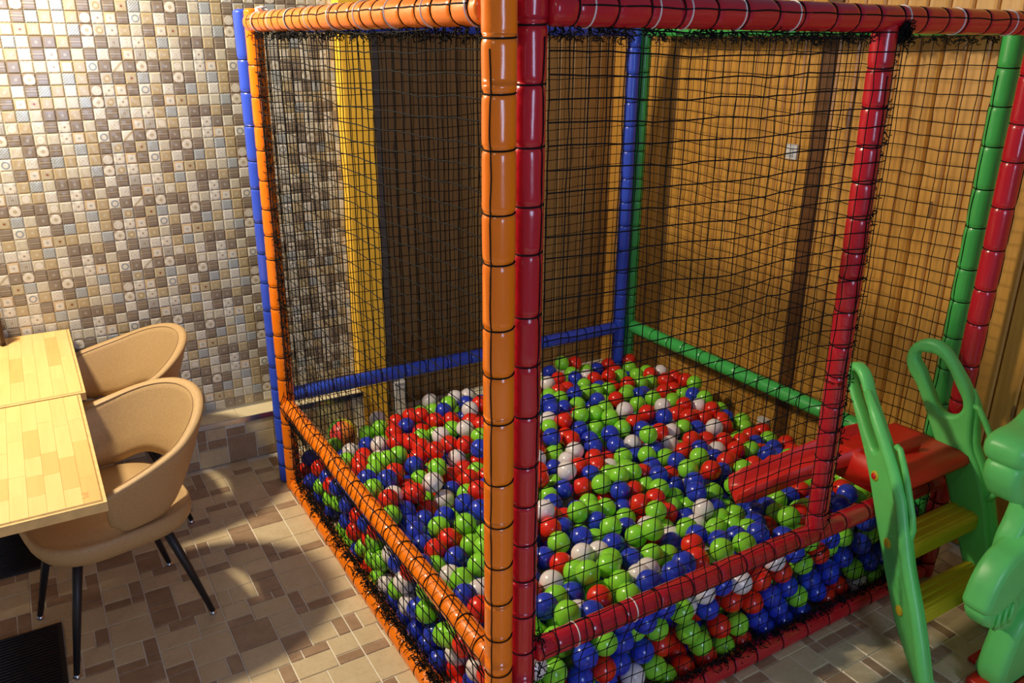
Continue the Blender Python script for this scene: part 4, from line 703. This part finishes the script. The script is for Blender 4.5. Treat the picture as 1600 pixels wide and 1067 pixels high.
# ---------------------------------------------------------------- tub chairs
def sm(a, b, x):
    q = min(1, max(0, (x-a)/(b-a))); return q*q*(3-2*q)
def make_chair(lbl, loc, rz):
    t = thing('tub_chair', lbl, 'chair', loc, rz, None)
    # seat: super-ellipse rings
    bm = bmesh.new(); n = 44; rings = []
    for s, z in ((.55, .376), (.80, .380), (.93, .395), (.99, .420), (1.0, .442), (.992, .458), (.965, .468), (.955, .467), (.90, .474), (.6, .480), (.25, .482)):
        row = []
        for k in range(n):
            a = 2*PI*k/n; ca, sa = math.cos(a), math.sin(a); e = 2/3.2
            row.append(bm.verts.new((.252*s*math.copysign(abs(ca)**e, ca), .255*s*math.copysign(abs(sa)**e, sa)+.015, z)))
        rings.append(row)
    for a, b in zip(rings[:-1], rings[1:]):
        for k in range(n): bm.faces.new((a[k], a[(k+1) % n], b[(k+1) % n], b[k]))
    bm.faces.new(rings[0][::-1]); bm.faces.new(rings[-1])
    link('seat', bm, M['leather'], t, True)
    # wrap-around shell, back at +x, arm tips at the front
    bm = bmesh.new(); NP = 56; PHM = math.radians(97); cols2 = []
    for i in range(NP+1):
        ph = -PHM+2*PHM*i/NP; ap = abs(ph)/PHM
        zt = .648+.150*(math.cos(min(1, ap)*PI/2)**1.15)
        zb = .535-.055*sm(.30, .75, ap)
        zb = zb+(.035)*sm(.9, 1.0, ap)
        ring = []
        def pt(h, off):
            sc_ = .80+.20*(h**.8)
            a_, b_ = .318*sc_-off, .335*sc_-off
            lean = .030*h*math.cos(ph/2)
            return Vector((a_*math.cos(ph)+.018+lean-.075*sm(.62, 1.0, ap)*(.55+.45*h), b_*math.sin(ph)+.025, 0))
        th = .036
        for h in (0, .12, .3, .5, .7, .88, .97): p = pt(h, 0); ring.append((p.x, p.y, zb+(zt-zb)*h))
        p = pt(1, .006); ring.append((p.x, p.y, zt)); p = pt(1, .020); ring.append((p.x, p.y, zt+.002)); p = pt(1, th-.006); ring.append((p.x, p.y, zt-.003))
        for h in (.965, .88, .7, .5, .3, .12): p = pt(h, th); ring.append((p.x, p.y, zb+(zt-zb)*h))
        p = pt(0, th*.7); ring.append((p.x, p.y, zb-.006)); p = pt(0, th*.3); ring.append((p.x, p.y, zb-.008))
        cols2.append([bm.verts.new(v) for v in ring])
    m_ = len(cols2[0])
    for a, b in zip(cols2[:-1], cols2[1:]):
        for k in range(m_): bm.faces.new((a[k], b[k], b[(k+1) % m_], a[(k+1) % m_]))
    bm.faces.new(cols2[0]); bm.faces.new(cols2[-1][::-1]); bmesh.ops.recalc_face_normals(bm, faces=bm.faces)
    sh = link('back_shell', bm, M['leather'], t, True)
    mb = MB(); pts = []
    for i in range(2, NP-1):
        v = sh.data.vertices[i*m_+10].co; pts.append(v+Vector((0, 0, .0015)))
    mb.tube(pts, .0016, 4); obj('seam', mb, mat('seam_thread', (.34, .21, .10), .7), sh)
    for (tx, ty, fx, fy) in ((.13, -.14, .235, -.190), (.13, .14, .235, .205), (-.14, -.14, -.222, -.195), (-.14, .14, -.225, .200)):
        mb = MB(); mb.tube([(tx, ty, .392), (tx+(fx-tx)*.5, ty+(fy-ty)*.5, .21), (fx, fy, .012)], [.0165, .014, .0095], 12); lg = obj('leg', mb, M['black_metal'], t)
        mb = MB(); mb.tube([(fx, fy, 0), (fx, fy, .006), (fx, fy, .016)], [.013, .013, .008], 14); obj('glide', mb, M['chrome'], lg)
    return t
make_chair('tan leatherette tub chair nearest the camera, tucked under the near table', (-.785, 1.295, 0), math.radians(12.4))
make_chair('tan leatherette tub chair beside the tiled wall, behind the nearer tub chair', (-.715, 1.985, 0), math.radians(5))
# crumpled paper on top of the orange rail
bm = bmesh.new(); bmesh.ops.create_icosphere(bm, subdivisions=3, radius=.022)
for v in bm.verts: v.co *= 1+.6*noise.noise(v.co*70); v.co.z *= .55
o = link('crumpled_tissue', bm, M['white']); o.location = (.012, 1.72, H+RR+.009); tag(o, 'small crumpled white tissue lying on top of the orange rail', 'tissue')
